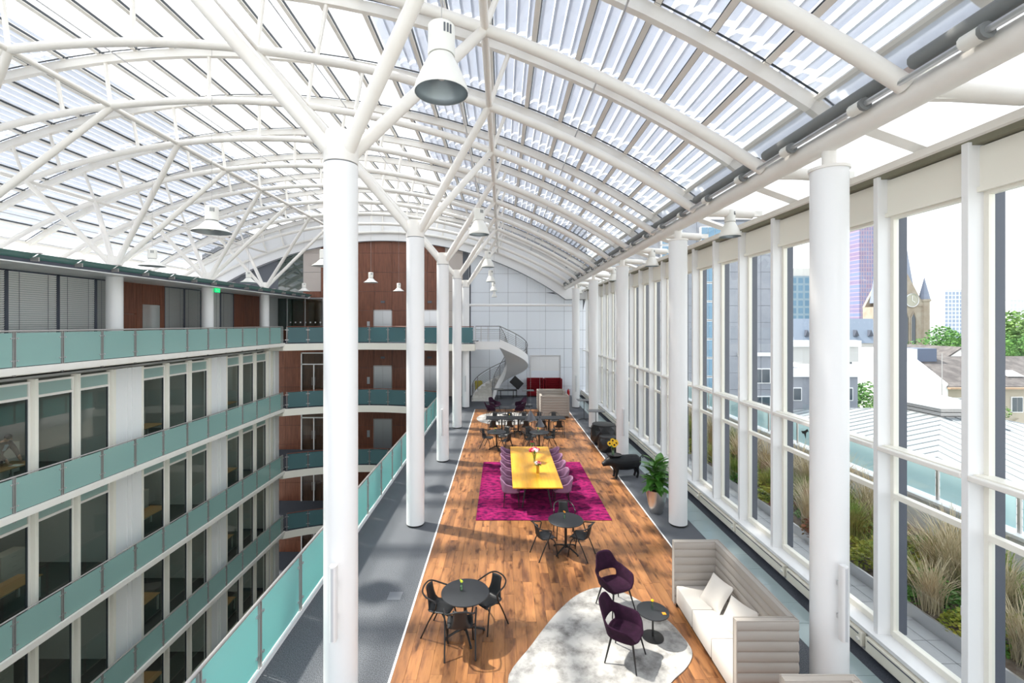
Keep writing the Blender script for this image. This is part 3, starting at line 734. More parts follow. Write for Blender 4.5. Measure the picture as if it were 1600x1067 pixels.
G = 'bell pendant lamps along the windows'
for k in range(5):
    lamp(5.36, 10.7+D*k if k < 4 else 31.6, 7.38, .48, '%s white bell pendant lamp between the window wall and round columns' % ordn[k], G, ztop=7.86)
G = 'wide shade pendant lamps over the courtyard'
for (px, py, wpx, dia, l) in ((331,363,56,.80,'large wide white pendant lamp over the courtyard with vented neck'),(238,416,36.5,.80,'wide white pendant lamp above the left canopy'),(506,416,36,.80,'wide white pendant lamp half hidden by the nearest tree column'),(388.5,441.5,23.6,.80,'wide white pendant lamp in front of the green glazing'),(475,455,17.5,.76,'small wide white pendant lamp by the beige wall panels'),(579.5,441.5,22,.80,'wide white pendant lamp against the walnut wall, higher one'),(623,455,17.5,.76,'wide white pendant lamp against the walnut wall, lower one')):
    y = min(ARY, key=lambda q: abs(q-F*dia/wpx)); dia = wpx*y/F; lamp(XA(px,y), y, ZA(py,y), dia, l, G, wide=True)
# ================================================================ FURNITURE
# ---- rugs
RX0, RX1, RY0, RY1 = -.71, 2.975, 12.3, 17.45
o = MB().cbox(RX0, RX1, RY0, RY1, .012, .03, .006).build('area_rug', rugm, None, False); tag(o, 'mottled magenta rug under the yellow dining table', 'rug')
def blob(pts, z0, z1, k=5):
    P = [Vector((x,y,0)) for x, y in pts]; n = len(P); o = []
    for i in range(n):
        a,b,c,d = P[i-1],P[i],P[(i+1)%n],P[(i+2)%n]
        for j in range(k):
            t = j/k; o.append(.5*((2*b)+(c-a)*t+(2*a-5*b+4*c-d)*t*t+(3*b-a-3*c+d)*t**3))
    return [(p.x,p.y) for p in o]
rp = [PX(*p, .02) for p in ((793.6,1067),(832.4,1005.7),(871,956.7),(905,928),(942,918),(985,931),(1040,967),(1066,994),(1081.6,1019),(1074,1041.5),(1051,1064))]+[(2.15,6.4),(1.5,6.05),(.7,6.2)]
o = MB().prism(blob(rp,0,0), .012, .028).build('organic_rug', rugg, None, False, fix=True); tag(o, 'pebble shaped grey and white marbled rug under the purple armchairs in front', 'rug')
o = MB().prism([(.2+1.62*math.cos(a), 25.5+1.75*math.sin(a)) for a in [math.tau*i/40 for i in range(40)]], .012, .028).build('round_rug', rugg, None, False, fix=True); tag(o, 'round pale marbled rug under the far purple armchairs', 'rug')

# ---- black bistro chair
def make_bistro():
    t = thing('bistro_chair', 'x', 'chair')
    prof = [(.20,.425,.36),(.17,.437,.40),(.08,.435,.42),(-.05,.425,.42),(-.14,.425,.40),(-.19,.455,.35),(-.215,.52,.28),(-.235,.61,.235),(-.255,.70,.225),(-.27,.785,.235)]
    sh = MB(); n = 6
    def fn(u, v):
        f = u*(len(prof)-1); i = min(int(f), len(prof)-2); w_ = f-i
        y, z, wd = [prof[i][k]*(1-w_)+prof[i+1][k]*w_ for k in range(3)]
        x = (v-.5)*wd; c = (2*v-1)**2
        return (x, y+(c*.035 if u > .55 else 0), z+(c*.03*(1-max(0,(u-.5)*2)) if u > .1 else 0))
    s = sh.grid(fn, 18, n).build('seat_shell', blackp, t); mod(s, 'SOLIDIFY', thickness=.012, offset=0)
    pts = [(.245,-.27,0),(.245,-.13,.30),(.25,-.03,.48),(.262,.02,.60),(.265,.03,.645),(.262,.00,.672),(.255,-.07,.685),(.24,-.18,.71),(.19,-.265,.75),(.10,-.295,.785),(0,-.30,.795)]
    pts = pts+[(-x,y,z) for x,y,z in reversed(pts[:-1])]
    MB().tube(smoothpath(pts,3), .0135, 8).build('arm_frame', darkm, t)
    for s_ in (-1,1):
        MB().tube(smoothpath([(s_*.22,.22,0),(s_*.2,.17,.30),(s_*.185,.13,.40),(s_*.15,.08,.425)],3), .0135, 8).build('leg', darkm, t)
        MB().tube([(s_*.25,-.05,.45),(s_*.17,-.05,.42)], .009, 6).build('brace', darkm, t)
        for p in ((s_*.22,.22),(s_*.245,-.27)): MB().lathe([(.014,0),(.014,.012)],8,(p[0],p[1],0)).build('foot', rubber, t)
    return t
bist = make_bistro(); first_b = [True]
def chair(x, y, rz, label, group, z=.012):
    if first_b[0]:
        first_b[0] = False; bist.location = (x,y,z); bist.rotation_euler = (0,0,rz); bist['label'] = label; bist['group'] = group; return bist
    return dup(bist, (x,y,z), rz, label, group)
def face(x, y, tx, ty, off=0): return math.atan2(-(tx-x), ty-y)+R(off)

# ---- round bistro table
def make_round():
    t = thing('round_table', 'x', 'table')
    MB().lathe([(.02,.715),(.40,.715),(.41,.722),(.41,.735),(.405,.74),(.02,.74)], 48).build('table_top', tabletop, t)
    MB().lathe([(.03,.09),(.03,.715)], 14).build('column', darkm, t)
    MB().lathe([(.12,.70),(.12,.715)], 14).build('top_plate', darkm, t)
    for k in range(4):
        a = R(20+90*k); c, s_ = math.cos(a), math.sin(a)
        MB().tube(smoothpath([(0,0,.13),(.12*c,.12*s_,.11),(.26*c,.26*s_,.06),(.34*c,.34*s_,.03)],3), [.022]*4+[.018]*6, 8).build('leg', darkm, t)
        MB().lathe([(.02,0),(.02,.02),(.012,.035)],10,(.34*c,.34*s_,0)).build('foot', rubber, t)
    return t
rt0 = make_round()
def rtable(x, y, label, first=False, rz=0):
    if first: rt0.location = (x,y,.012); rt0.rotation_euler = (0,0,rz); rt0['label'] = label; rt0['group'] = 'round black bistro tables'; return rt0
    return dup(rt0, (x,y,.012), rz, label, 'round black bistro tables')
T1 = PX(727,924.5,.752); T2 = PX(884,811.5,.752); T3 = PX(775.8,674.4,.752); T4 = PX(842.5,674.8,.752)
rtable(*T1, 'round black bistro table nearest the viewer on the oak floor', True)
rtable(*T2, 'round black bistro table at the edge of the magenta rug', rz=R(25))
rtable(*T3, 'round black bistro table behind the yellow table, left one')
rtable(*T4, 'round black bistro table behind the yellow table, right one')
G1 = 'black bistro chairs around round tables'
for T, lst in ((T1, ((690,948,'black bistro chair left of the nearest round table',-8),(762,937,'black bistro chair right of the nearest round table',10),(719,973,'black bistro chair in front of the nearest round table, back to the viewer',14))),
               (T2, ((851.7,837.6,'black bistro chair left of the table by the magenta rug',0),(907,837.6,'black bistro chair right of the table by the magenta rug',0)))):
    for px, py, l, off in lst:
        x, y = PX(px, py, .45); chair(x, y, face(x,y,*T,off), l, G1)
chair(1.56, 11.38, R(180), 'black bistro chair behind the table by the magenta rug, facing the viewer', G1, z=.012)
for px, py, l, T in ((762,684,'black bistro chair left of the left far round table',T3),(789.5,688.5,'black bistro chair front right of the left far round table',T3),
                  (827,686.5,'black bistro chair front left of the right far round table',T4),(858.5,684,'black bistro chair right of the right far round table',T4)):
    x, y = PX(px, py, .45); chair(x, y, face(x,y,*T), l, G1)
for T, sd, q in ((T3,'left',.33),(T4,'right',-.33)): chair(T[0]+q, T[1]+.52, face(T[0]+q,T[1]+.52,*T), 'black bistro chair behind the %s far round table' % sd, G1)
# ---- long table with ten chairs
t = thing('long_table', 'long narrow charcoal table with pedestal legs behind the round tables', 'table', (1.14,22.17,.012))
MB().cbox(-1.92,1.92,-.38,.38,.71,.74,.006).build('table_top', tabletop, t, False)
for x in (-1.15,-.35,1.15):
    MB().tube([(x,0,.06),(x,0,.71)], .035, 10).build('column', darkm, t)
    for a in (45,135,225,315): MB().tube([(x,0,.08),(x+.3*math.cos(R(a)),.3*math.sin(R(a)),.022)], .02, 7).build('leg', darkm, t)
o5 = ['first','second','third','fourth','fifth']
for i, (a, b) in enumerate(zip((771,796,822,848,873),(773,796,819,843,866))):
    chair(XA(a,21.5), 21.5, R(random.uniform(-4,4)), 'black bistro chair on the near side of the long table, %s from the left' % o5[i], 'black chairs at the long table')
    chair(XA(b,22.98), 22.98, R(180+random.uniform(-4,4)), 'black bistro chair on the far side of the long table, %s from the left' % o5[i], 'black chairs at the long table')

# ---- upholstered shells
def lerp_tab(tab, a):
    for (a0,h0),(a1,h1) in zip(tab, tab[1:]):
        if a <= a1:
            u = (a-a0)/(a1-a0); u = u*u*(3-2*u); return h0+(h1-h0)*u
    return tab[-1][1]
def shell(name, m, parent, w_, d_, zs, rim, flare, lean, hole=None, th=.03):
    n = 40; T = [0,.3,.62,.86,1.0]; U = [.06,.16,.30,.48,.66,.84,1.0]
    vs = []; fs = []
    for i in range(n):
        a = math.tau*i/n; ca, sa_ = math.cos(a), math.sin(a)          # a = 0 is the back
        dev = abs(math.degrees(math.atan2(sa_, ca)))
        h = lerp_tab(rim, dev)
        ex = .62; x = w_/2*math.copysign(abs(sa_)**ex, sa_); y = -d_/2*math.copysign(abs(ca)**ex, ca)
        for t in T: vs.append((x*t, y*t, zs-.02*(1-t)+(.03 if t == 1 else 0)))
        for u in U:
            k = 1+flare*u**1.4*min(1, h/.2); pin = 1-max(0,(u-.35))*.32*(1 if dev < 60 else 0)*min(1,h/.4)
            vs.append((x*k*pin, y*k-lean*max(0,ca)*u*h, zs+.03+h*u))
    m_ = len(T)+len(U)
    for i in range(n):
        k = (i+1) % n; a = math.degrees(math.tau*(i+.5)/n); dev = min(a, 360-a)
        for j in range(m_-1):
            if j == 0: fs.append((i*m_, i*m_+1, k*m_+1)); continue
            if hole and dev < hole[0] and hole[1] <= j < hole[2]: continue
            fs.append((i*m_+j, i*m_+j+1, k*m_+j+1, k*m_+j))
    b = MB().add(vs, fs); me = b.mesh(name, m)
    bm = bmesh.new(); bm.from_mesh(me); bmesh.ops.remove_doubles(bm, verts=bm.verts, dist=.0005); bmesh.ops.recalc_face_normals(bm, faces=bm.faces); bm.to_mesh(me); bm.free()
    me.polygons.foreach_set('use_smooth', [True]*len(me.polygons))
    o = inst(name, me, parent); mod(o, 'SOLIDIFY', thickness=th, offset=0); mod(o, 'SUBSURF', levels=1, render_levels=1); return o
def make_organic():
    t = thing('shell_armchair', 'x', 'armchair')
    shell('seat_shell', purple, t, .54, .50, .40, [(0,.46),(28,.44),(52,.25),(75,.20),(100,.19),(125,.10),(145,.01),(180,.0)], .22, .22, hole=(38,5,7))
    for x, y in ((-.17,.17),(.17,.17),(-.17,-.16),(.17,-.16)):
        MB().tube([(x,y,.40),(x*1.55,y*1.5,0)], [.018,.011], 8).build('leg', darkm, t)
    MB().box(-.19,.19,-.17,.18,.365,.385).build('seat_frame', darkm, t, False)
    return t
org = make_organic()
GA = 'purple shell armchairs'
org.location = (2.12, 8.52, .034); org.rotation_euler = (0,0,R(204)); org['label'] = 'purple shell armchair with open back, behind its twin on the pebble rug'; org['group'] = GA
dup(org, (1.95,7.22,.034), R(238), 'purple shell armchair nearest the viewer, turned towards the side table', GA)
for x, y, rz, l in ((-.62,25.75,-80,'purple shell armchair on the far round rug, front left'),(-.42,27.0,-130,'purple shell armchair on the far round rug, back left'),(.98,25.75,75,'purple shell armchair on the far round rug, front right'),(1.08,26.95,125,'purple shell armchair on the far round rug, back right')):
    dup(org, (x,y,.034), R(rz), l, GA)
def make_lilac():
    t = thing('tub_chair', 'x', 'chair')
    shell('seat_shell', lilac, t, .52, .50, .42, [(0,.37),(40,.35),(85,.22),(120,.06),(140,.01),(180,.0)], .13, .10, th=.04)
    MB().cbox(-.21,.21,-.17,.22,.40,.475,.03).build('seat_cushion', lilac, t)
    for x, y in ((-.18,.19),(.18,.19),(-.18,-.18),(.18,-.18)): MB().tube([(x,y,.42),(x*1.25,y*1.2,0)], [.014,.010], 8).build('leg', darkm, t)
    MB().box(-.18,.18,-.18,.18,.385,.40).build('seat_frame', darkm, t, False)
    return t
lil = make_lilac(); fl = True
for side in (0, 1):
    for k in range(5):
        y = 13.32+.79*k+random.uniform(-.03,.03); x = .27 if side == 0 else 1.75; rz = R(-90+random.uniform(-4,4)) if side == 0 else R(90+random.uniform(-4,4))
        l = 'lilac upholstered tub chair on the %s side of the yellow table, %s from the viewer' % (('left','right')[side], o5[k])
        if fl: fl = False; lil.location = (x,y,.034); lil.rotation_euler = (0,0,rz); lil['label'] = l; lil['group'] = 'lilac tub chairs at the yellow table'
        else: dup(lil, (x,y,.034), rz, l, 'lilac tub chairs at the yellow table')
# ---- yellow table
t = thing('dining_table', 'long yellow wooden dining table with black legs on the magenta rug', 'table', (1.005, 14.85, .031))
tt = MB().cbox(-.705,.705,-2.11,2.11,.68,.715,.005).build('table_top', yellow, t, False)
for x0 in (-.36,0,.36): MB().box(x0-.0012,x0+.0012,-2.10,2.10,.7135,.7155).build('board_seam', mat('yellow_seam',(.5,.24,.02),.5), tt, False)
MB().box(-.5,.5,-1.8,1.8,.62,.68).build('apron', darkm, t, False)
for sy in (-1,1):
    for sx in (-1,1): MB().tube([(sx*.30,sy*1.55,.64),(sx*.42,sy*1.72,0)], [.03,.016], 8).build('leg', darkm, t)

# ---- flowers and vases
pet = {k: mat('petal_'+k, c, .6) for k, c in (('red',(.55,.01,.05)),('pink',(.75,.25,.34)),('white',(.85,.78,.76)),('yellow',(.85,.50,.01)),('lime',(.55,.62,.04)),('orange',(.8,.3,.02)))}
stem = mat('flower_stem', (.07,.16,.03), .6); seedm = mat('sunflower_seed', (.05,.025,.012), .9)
water = mat('vase_water', (.25,.33,.2), .1, spec=.6); amber = mat('amber_vase', (.55,.28,.03), .15)
def rose(mb, c, r):
    for k in range(3):
        mb.ball((c[0],c[1],c[2]+k*r*.22), r*(1-.22*k), 7, 4, 1,1,.75)
def bouquet(name, x, y, z, label, cols, n, rad, vh, vr, vm, hh):
    t = thing(name, label, 'flowers', (x,y,z))
    MB().lathe([(vr*.75,0),(vr*.8,.01),(vr*.7,vh*.4),(vr*.75,vh*.8),(vr,vh),(vr-.006,vh),(vr*.68,vh*.78),(vr*.62,vh*.4),(vr*.68,.012)], 16, caps=False).build('vase', vm, t)
    for i in range(n):
        a = i*2.4; r_ = rad*math.sqrt((i+.5)/n); p = (r_*math.cos(a), r_*math.sin(a), hh-.5*r_)
        MB().tube([(0,0,.02),(p[0]*.35,p[1]*.35,vh),p], .004, 5).build('stem', stem, t)
        m = MB(); rose(m, p, rad*.33); m.build('bloom', pet[cols[i%len(cols)]], t)
    for i in range(8):
        a = i*.8; lm = MB(); c, s_ = math.cos(a), math.sin(a); rr = rad*1.15
        lm.add([(0,0,vh),(rr*.5*c-.03*s_,rr*.5*s_+.03*c,hh-.08),(rr*c,rr*s_,hh-.13),(rr*.5*c+.03*s_,rr*.5*s_-.03*c,hh-.08)], [(0,1,2,3)])
        o = lm.build('leaf', leafm, t, False); mod(o, 'SOLIDIFY', thickness=.003)
    return t
x, y = PX(835.2,722,.745); bouquet('flower_vase', x, y, .745, 'bouquet of red, pink and white flowers in a dark glass vase on the yellow table', ('red','pink','white','pink'), 13, .17, .26, .07, waterg, .48)
x, y = PX(840.3,739,.745); bouquet('flower_vase', x, y, .745, 'small mixed bouquet in an amber cylinder vase at the middle of the yellow table', ('red','white','pink'), 8, .11, .27, .065, amber, .36)
bouquet('flower_vase', 1.1, 16.65, .745, 'single red bloom in a vase at the far end of the yellow table', ('red',), 3, .07, .16, .05, waterg, .29)
def budvase(px, py, zt, label, col):
    x, y = PX(px, py, zt)
    t = thing('bud_vase', label, 'vase', (x,y,zt), 0, 'small glass bud vases')
    MB().lathe([(.026,0),(.026,.09),(.018,.115),(.019,.13),(.016,.13),(.022,.09),(.022,.01)], 12, caps=False).build('bottle', waterg, t)
    MB().lathe([(.02,.008),(.02,.075)], 10).build('water', water, t)
    MB().tube([(0,0,.02),(.004,0,.15)], .004, 5).build('stem', stem, t)
    m = MB(); rose(m, (.004,0,.15), .026); m.ball((-.014,.01,.165),.018,6,4); m.build('bloom', pet[col], t)
for px, py, zt, l, c in ((721,922,.752,'glass bud vase with lime bloom on the nearest round table','lime'),(882,810,.752,'glass bud vase with orange bloom on the table by the magenta rug','orange'),(773.5,674.5,.752,'glass bud vase on the left far round table','lime'),(841,674.5,.752,'glass bud vase on the right far round table','lime'),(796,652.5,.752,'glass bud vase with yellow bloom on the long table','yellow')):
    budvase(px, py, zt, l, c)

# ---- small side tables
def pedestal(x, y, z, r, h, rb, label, group, square=False, name='side_table'):
    t = thing(name, label, 'table', (x,y,z), 0, group)
    if square: MB().cbox(-r,r,-r*.8,r*.8,h-.03,h,.004).build('table_top', mat_hpl, t, False)
    else: MB().lathe([(.01,h-.018),(r-.004,h-.018),(r,h-.012),(r,h-.004),(r-.003,h),(.01,h)], 40).build('table_top', tabletop, t)
    MB().lathe([(.016,.01),(.016,h-.018)], 12).build('pole', darkm, t)
    if square:
        for a in (0,90,180,270): MB().tube([(0,0,.05),(rb*math.cos(R(a+20)),rb*math.sin(R(a+20)),.015)], .015, 6).build('leg', darkm, t)
    else: MB().lathe([(rb,0),(rb,.01),(rb-.01,.014),(.02,.02)], 36).build('base', darkm, t)
    return t
mat_hpl = mat('grey_bar_top', (.16,.165,.17), .5)
xs, ys = PX(1020,995,.03)
pedestal(xs, ys, .028, .265, .45, .18, 'small round black side table beside the purple armchairs', 'low side tables')
t = thing('coaster', 'small orange coaster on the black side table', 'coaster', (xs+.16,ys-.09,.479)); MB().cbox(-.03,.03,-.03,.03,0,.008,.002).build('disc', pet['orange'], t, False)
t = thing('bud_vase', 'glass bud vase with yellow bloom on the low side table', 'vase', (xs+.0,ys+.03,.479), 0, 'small glass bud vases')
MB().lathe([(.026,0),(.026,.09),(.018,.115),(.019,.13),(.016,.13),(.022,.09),(.022,.01)], 12, caps=False).build('bottle', waterg, t)
MB().tube([(0,0,.02),(.004,0,.15)], .004, 5).build('stem', stem, t); m = MB(); rose(m,(.004,0,.15),.028); m.build('bloom', pet['yellow'], t)
pedestal(.18, 26.4, .028, .26, .45, .18, 'small round side table between the far purple armchairs', 'low side tables')
for px, yb, zt, l in ((777,29.6,1.06,'tall grey bar table in front of the curved stair'),(824.7,29.1,1.06,'tall grey bar table in front of the red booths'),(931,22.1,1.1,'tall grey bar table beside the black poufs'),(912.5,25.2,1.1,'tall grey bar table further back along the windows')):
    pedestal(XA(px,yb), yb, .003, .38, zt, .33, l, 'tall bar tables', True, 'bar_table')

# ---- high-backed channel sofas
def channel(mb, L, h, th, z0=.06, n=8, ax=0, c=(0,0)):
    zs = [z0+(h-z0)*i/n for i in range(n+1)]; A = []; B = []
    for i in range(n):
        a, b_ = zs[i], zs[i+1]
        for f, d in ((0,0),(.12,.6),(.3,.93),(.5,1),(.7,.93),(.88,.6)): A.append((th/2+.022*d-.011, a+(b_-a)*f))
    A.append((th/2-.011, h)); 
    poly = A+[(-y,z) for y,z in reversed(A)]
    if ax == 0: m = MB().prism(poly, -L/2, L/2, 0)
    else: m = MB().prism(poly, -L/2, L/2, 1)
    return mb.add([(p[0]+c[0],p[1]+c[1],p[2]) for p in m.v], m.f)
def sofa(x, y, rz, wd, n, label, mp, ms, h=1.22, dp=.86, z=.012, group='high backed channel sofas'):
    t = thing('high_back_sofa', label, 'sofa', (x,y,z), rz, group); th = .09
    channel(MB(), wd-2*th-.02, h, th, c=(0,-dp/2+th/2)).build('back_panel', mp, t, fix=True)
    for s_ in (-1,1): channel(MB(), dp, h, th, ax=1, c=(s_*(wd/2-th/2),0)).build('side_panel', mp, t, fix=True)
    pip = MB()
    e = wd/2-th/2; b_ = dp/2
    path = [(-e-.04,b_,h),(-e-.04,-b_,h),(e+.04,-b_,h),(e+.04,b_,h)]
    pip.tube(path, .012, 6).tube([(-e+.045,b_,h),(-e+.045,-b_+th,h),(e-.045,-b_+th,h),(e-.045,b_,h)], .01, 6)
    for s_ in (-1,1):
        for q in (-.04,.045): pip.tube([(s_*(e)+q*s_*-1*-1 if False else s_*e+(-q if s_>0 else q)*-1, b_, .06),(s_*e+(-q if s_>0 else q)*-1, b_, h)], .01, 6)
    o = pip.build('piping', mp, t); o['kind'] = 'stuff'
    iw = wd-2*th-.03; cw = iw/n
    for i in range(n):
        MB().cbox(-iw/2+cw*i+.003, -iw/2+cw*(i+1)-.003, -dp/2+th+.01, dp/2-.02, .09, .42, .03).build('seat_cushion', ms, t)
    MB().box(-iw/2,iw/2,-dp/2+.1,dp/2-.06,.03,.09).build('base', darkm, t, False)
    for sx in (-1,1):
        for sy in (-1,1): MB().lathe([(.02,0),(.02,.06)],8,(sx*(wd/2-.06),sy*(dp/2-.06),0)).build('foot', darkm, t)
    return t
sofa(3.67, 7.465, R(90), 2.36, 3, 'warm grey high backed channel sofa with two cushions beside the oak floor edge', sofa_m, sofa_l)
sofa(3.69, 4.15, R(90), 2.36, 3, 'warm grey high backed sofa cut off by the bottom edge of the view', sofa_m, sofa_l)
sofa(2.99, 26.13, 0, 1.62, 2, 'beige high backed sofa at the far end, back turned to the viewer', sofa_m, sofa_l, dp=.84)
sofa(2.99, 27.95, R(180), 1.66, 2, 'beige high backed sofa at the far end, facing the viewer', sofa_m, sofa_l, dp=.84, z=.012)
sofa(2.43, 33.2, R(180), 1.22, 1, 'dark red high backed booth sofa against the end wall, left one', sofa_r, sofa_r, h=1.3, dp=.8, z=.003)
sofa(3.72, 33.2, R(180), 1.22, 1, 'dark red high backed booth sofa against the end wall, right one', sofa_r, sofa_r, h=1.3, dp=.8, z=.003)
def pillow(x, y, z, rz, tilt, label):
    n = 12; m = MB(); S = .26
    def f(sg):
        def fn(u, v):
            a, b_ = 2*u-1, 2*v-1; e = (1-abs(a)**3)*(1-abs(b_)**3); k = 1-.06*(1-abs(a)**2)*abs(b_)**4-.0
            return (a*S*(1-.07*(1-b_*b_)), sg*(.075*e**.55), b_*S*(1-.07*(1-a*a)))
        return fn
    m.grid(f(1), n, n).grid(f(-1), n, n)
    o = m.build('sofa_cushion', sofa_l, None, True, fix=True); o.location = (x,y,z); o.rotation_euler = (tilt, 0, rz)
    tag(o, label, 'cushion', 'ivory cushions on the grey sofa'); return o
pillow(3.74, 7.95, .63, R(104), R(36), 'ivory square cushion leaning at the far end of the grey sofa')
pillow(3.76, 7.25, .63, R(112), R(36), 'ivory square cushion leaning at the middle of the grey sofa')

# ---- cone pendants over the yellow table
cone = mat('grey_cone_shade', (.10,.10,.11), .35, .5)
for px, py, wd, l in ((829,656,17.7,'dark grey cone pendant lamp over the far end of the yellow table, left one'),(843.5,666,15.6,'dark grey cone pendant lamp over the far end of the yellow table, lower right one')):
    y = ARY[6]; x = XA(px,y); z = ZA(py,y); r = wd/2*y/F
    t = thing('cone_pendant', l, 'pendant lamp', (x,y,z), 0, 'cone pendants over the yellow table')
    MB().lathe([(r,0),(r*.93,.03),(.03,r*1.55),(.012,r*1.6)], 28, caps=False).build('shade', cone, t)
    MB().lathe([(r-.005,.001),(r*.9,.03),(.02,r*1.5)], 28, caps=False).build('shade_lining', lampin, t)
    MB().lathe([(.012,r*1.6),(.012,r*1.6+.08)], 10).build('cap', darkm, t)
    MB().tube([(0,0,r*1.6),(0,0,arcz(x,R1,ZC)-z-.05)], .0018, 5).build('cable', steel_w, t)
# ---- pig table
def make_pig(x, y, rz):
    t = thing('pig_table', 'life size black pig statue carrying a round tray on its neck', 'statue', (x,y,.003), rz)
    m = MB()
    # trunk and head along +Y (front)
    sp = [(-.63,.54,.05),(-.60,.54,.15),(-.50,.55,.225),(-.32,.53,.255),(-.10,.51,.262),(.12,.52,.258),(.28,.55,.235),(.38,.57,.205),(.47,.575,.175),(.56,.545,.14),(.63,.51,.105),(.70,.48,.08),(.74,.465,.075),(.745,.463,.03)]
    m.tube([(0,a,b) for a,b,_ in sp], [c for *_,c in sp], 16)
    for sx in (-1,1):
        m.tube([(sx*.10,.27,.50),(sx*.12,.27,.36),(sx*.115,.255,.24),(sx*.11,.275,.10),(sx*.11,.29,.03),(sx*.11,.305,.0)], [.10,.088,.055,.040,.042,.046], 10)
        m.tube([(sx*.10,-.44,.52),(sx*.125,-.42,.38),(sx*.12,-.47,.26),(sx*.115,-.50,.16),(sx*.112,-.47,.05),(sx*.112,-.455,0)], [.13,.105,.06,.042,.042,.046], 10)
        m.tube([(sx*.07,.46,.70),(sx*.105,.49,.77),(sx*.125,.53,.80),(sx*.13,.565,.775)], [.03,.05,.038,.008], 8)
    o = m.build('body', pigm, t, fix=True)
    rm = mod(o, 'REMESH', mode='VOXEL', voxel_size=.014); rm.use_smooth_shade = True
    mod(o, 'SMOOTH', factor=.6, iterations=5)
    c = [(0,-.60,.60)]+[(.045*math.sin(R(60*i)), -.65-.012*i+.012*math.cos(R(60*i)), .66+.045*math.cos(R(60*i+180))+.006*i) for i in range(9)]
    MB().tube(smoothpath(c,3), [.016]*18+[.012]*10, 7).build('tail', pigm, t)
    for sx in (-1,1): MB().ball((sx*.083,.575,.615),.012,8,6).build('eye', darkm, t)
    for sx in (-1,1): MB().tube([(sx*.02,.738,.485),(sx*.02,.746,.485)],.011,8).build('nostril', rubber, t)
    MB().lathe([(.06,.72),(.06,.775),(.235,.78),(.24,.785),(.24,.80),(.23,.80),(.225,.79),(.01,.79)], 36, (0,.30,0)).build('tray', darkm, t)
    return t
PGX, PGY, PGR = 4.20, 15.8, R(97)
pig = make_pig(PGX, PGY, PGR)
hx, hy = PGX-math.sin(PGR)*.36, PGY+math.cos(PGR)*.36
t = thing('sunflower_vase', 'glass vase of sunflowers standing on the tray of the pig statue', 'flowers', (hx,hy,.795))
MB().lathe([(.05,0),(.052,.01),(.045,.1),(.055,.2),(.06,.26),(.055,.26),(.05,.2),(.04,.1),(.045,.012)], 16, caps=False).build('vase', waterg, t)
MB().lathe([(.04,.012),(.045,.14)], 12).build('water', water, t)
for i, (dx, dy, dz) in enumerate(((-.13,-.06,.40),(.02,-.10,.36),(.10,-.03,.40),(.0,.05,.47),(.12,.08,.42))):
    MB().tube([(0,0,.03),(dx*.3,dy*.3,.22),(dx,dy,dz)], .007, 6).build('stem', stem, t)
    n_ = Vector((dx*.5,-1,.55)).normalized(); q = n_.to_track_quat('Z','Y').to_matrix(); c = Vector((dx,dy,dz))
    b = MB(); b.add([c+q@Vector(p) for p in MB().lathe([(.035,-.005),(.035,.012),(.01,.018)],14).v], MB().lathe([(.035,-.005),(.035,.012),(.01,.018)],14).f); b.build('seed_head', seedm, t)
    b = MB()
    for k in range(14):
        a = math.tau*k/14; e = Vector((math.cos(a),math.sin(a),0)); f2 = Vector((-math.sin(a),math.cos(a),0))
        b.add([c+q@v for v in (e*.03-f2*.01, e*.06-f2*.018+Vector((0,0,.008)), e*.095, e*.06+f2*.018+Vector((0,0,.008)), e*.03+f2*.01)], [(0,1,2,3,4)])
    o = b.build('petals', pet['yellow'], t, False); mod(o, 'SOLIDIFY', thickness=.002); o['kind'] = 'stuff'
for k in range(6):
    a = k*1.05; c_, s_ = math.cos(a), math.sin(a)
    o = MB().add([(0,0,.24),(.07*c_-.04*s_,.07*s_+.04*c_,.30),(.15*c_,.15*s_,.27),(.07*c_+.04*s_,.07*s_-.04*c_,.30)],[(0,1,2,3)]).build('leaf', leafm, t, False); mod(o,'SOLIDIFY',thickness=.003)

# ---- potted plant
t = thing('potted_plant', 'broad leaved green plant in a tall silver planter beside a window column', 'plant', (4.36,12.86,.003))
MB().lathe([(.15,0),(.165,.02),(.23,.25),(.275,.5),(.285,.66),(.27,.66),(.26,.6),(.02,.6)], 36).build('planter', silver, t)
MB().lathe([(.262,.59),(.01,.61)], 24).build('soil', seedm, t)
def leafmesh(L, w_, droop, nme):
    def fn(u, v):
        a = 2*v-1; wd = w_*math.sin(math.pi*min(1,.06+u*.94))**.75*(1-.25*u); y = L*u
        return (a*wd, y, -droop*L*u*u+abs(a)*wd*.35)
    return MB().grid(fn, 8, 4).mesh(nme, leafm)
lms = [leafmesh(.46,.135,.35,'leaf'), leafmesh(.40,.13,.6,'leaf'), leafmesh(.52,.14,.2,'leaf')]
rnd = random.Random(3)
for i in range(52):
    a = i*2.399; el = rnd.uniform(-5,72); hz = .68+.72*rnd.random()*(.35+.65*(el+5)/77)
    lm = lms[0 if el > 45 else 1] if i % 3 else lms[2]
    inst('leaf', lm, t, (.07*math.cos(a), .07*math.sin(a), hz), (R(el-8), 0, a), (1,1,1))
for i in range(9):
    a = i*2.4; MB().tube([(0,0,.6),(.05*math.cos(a),.05*math.sin(a),.9),(.08*math.cos(a),.08*math.sin(a),1.3)], [.016,.013,.008], 6).build('stem', stem, t)

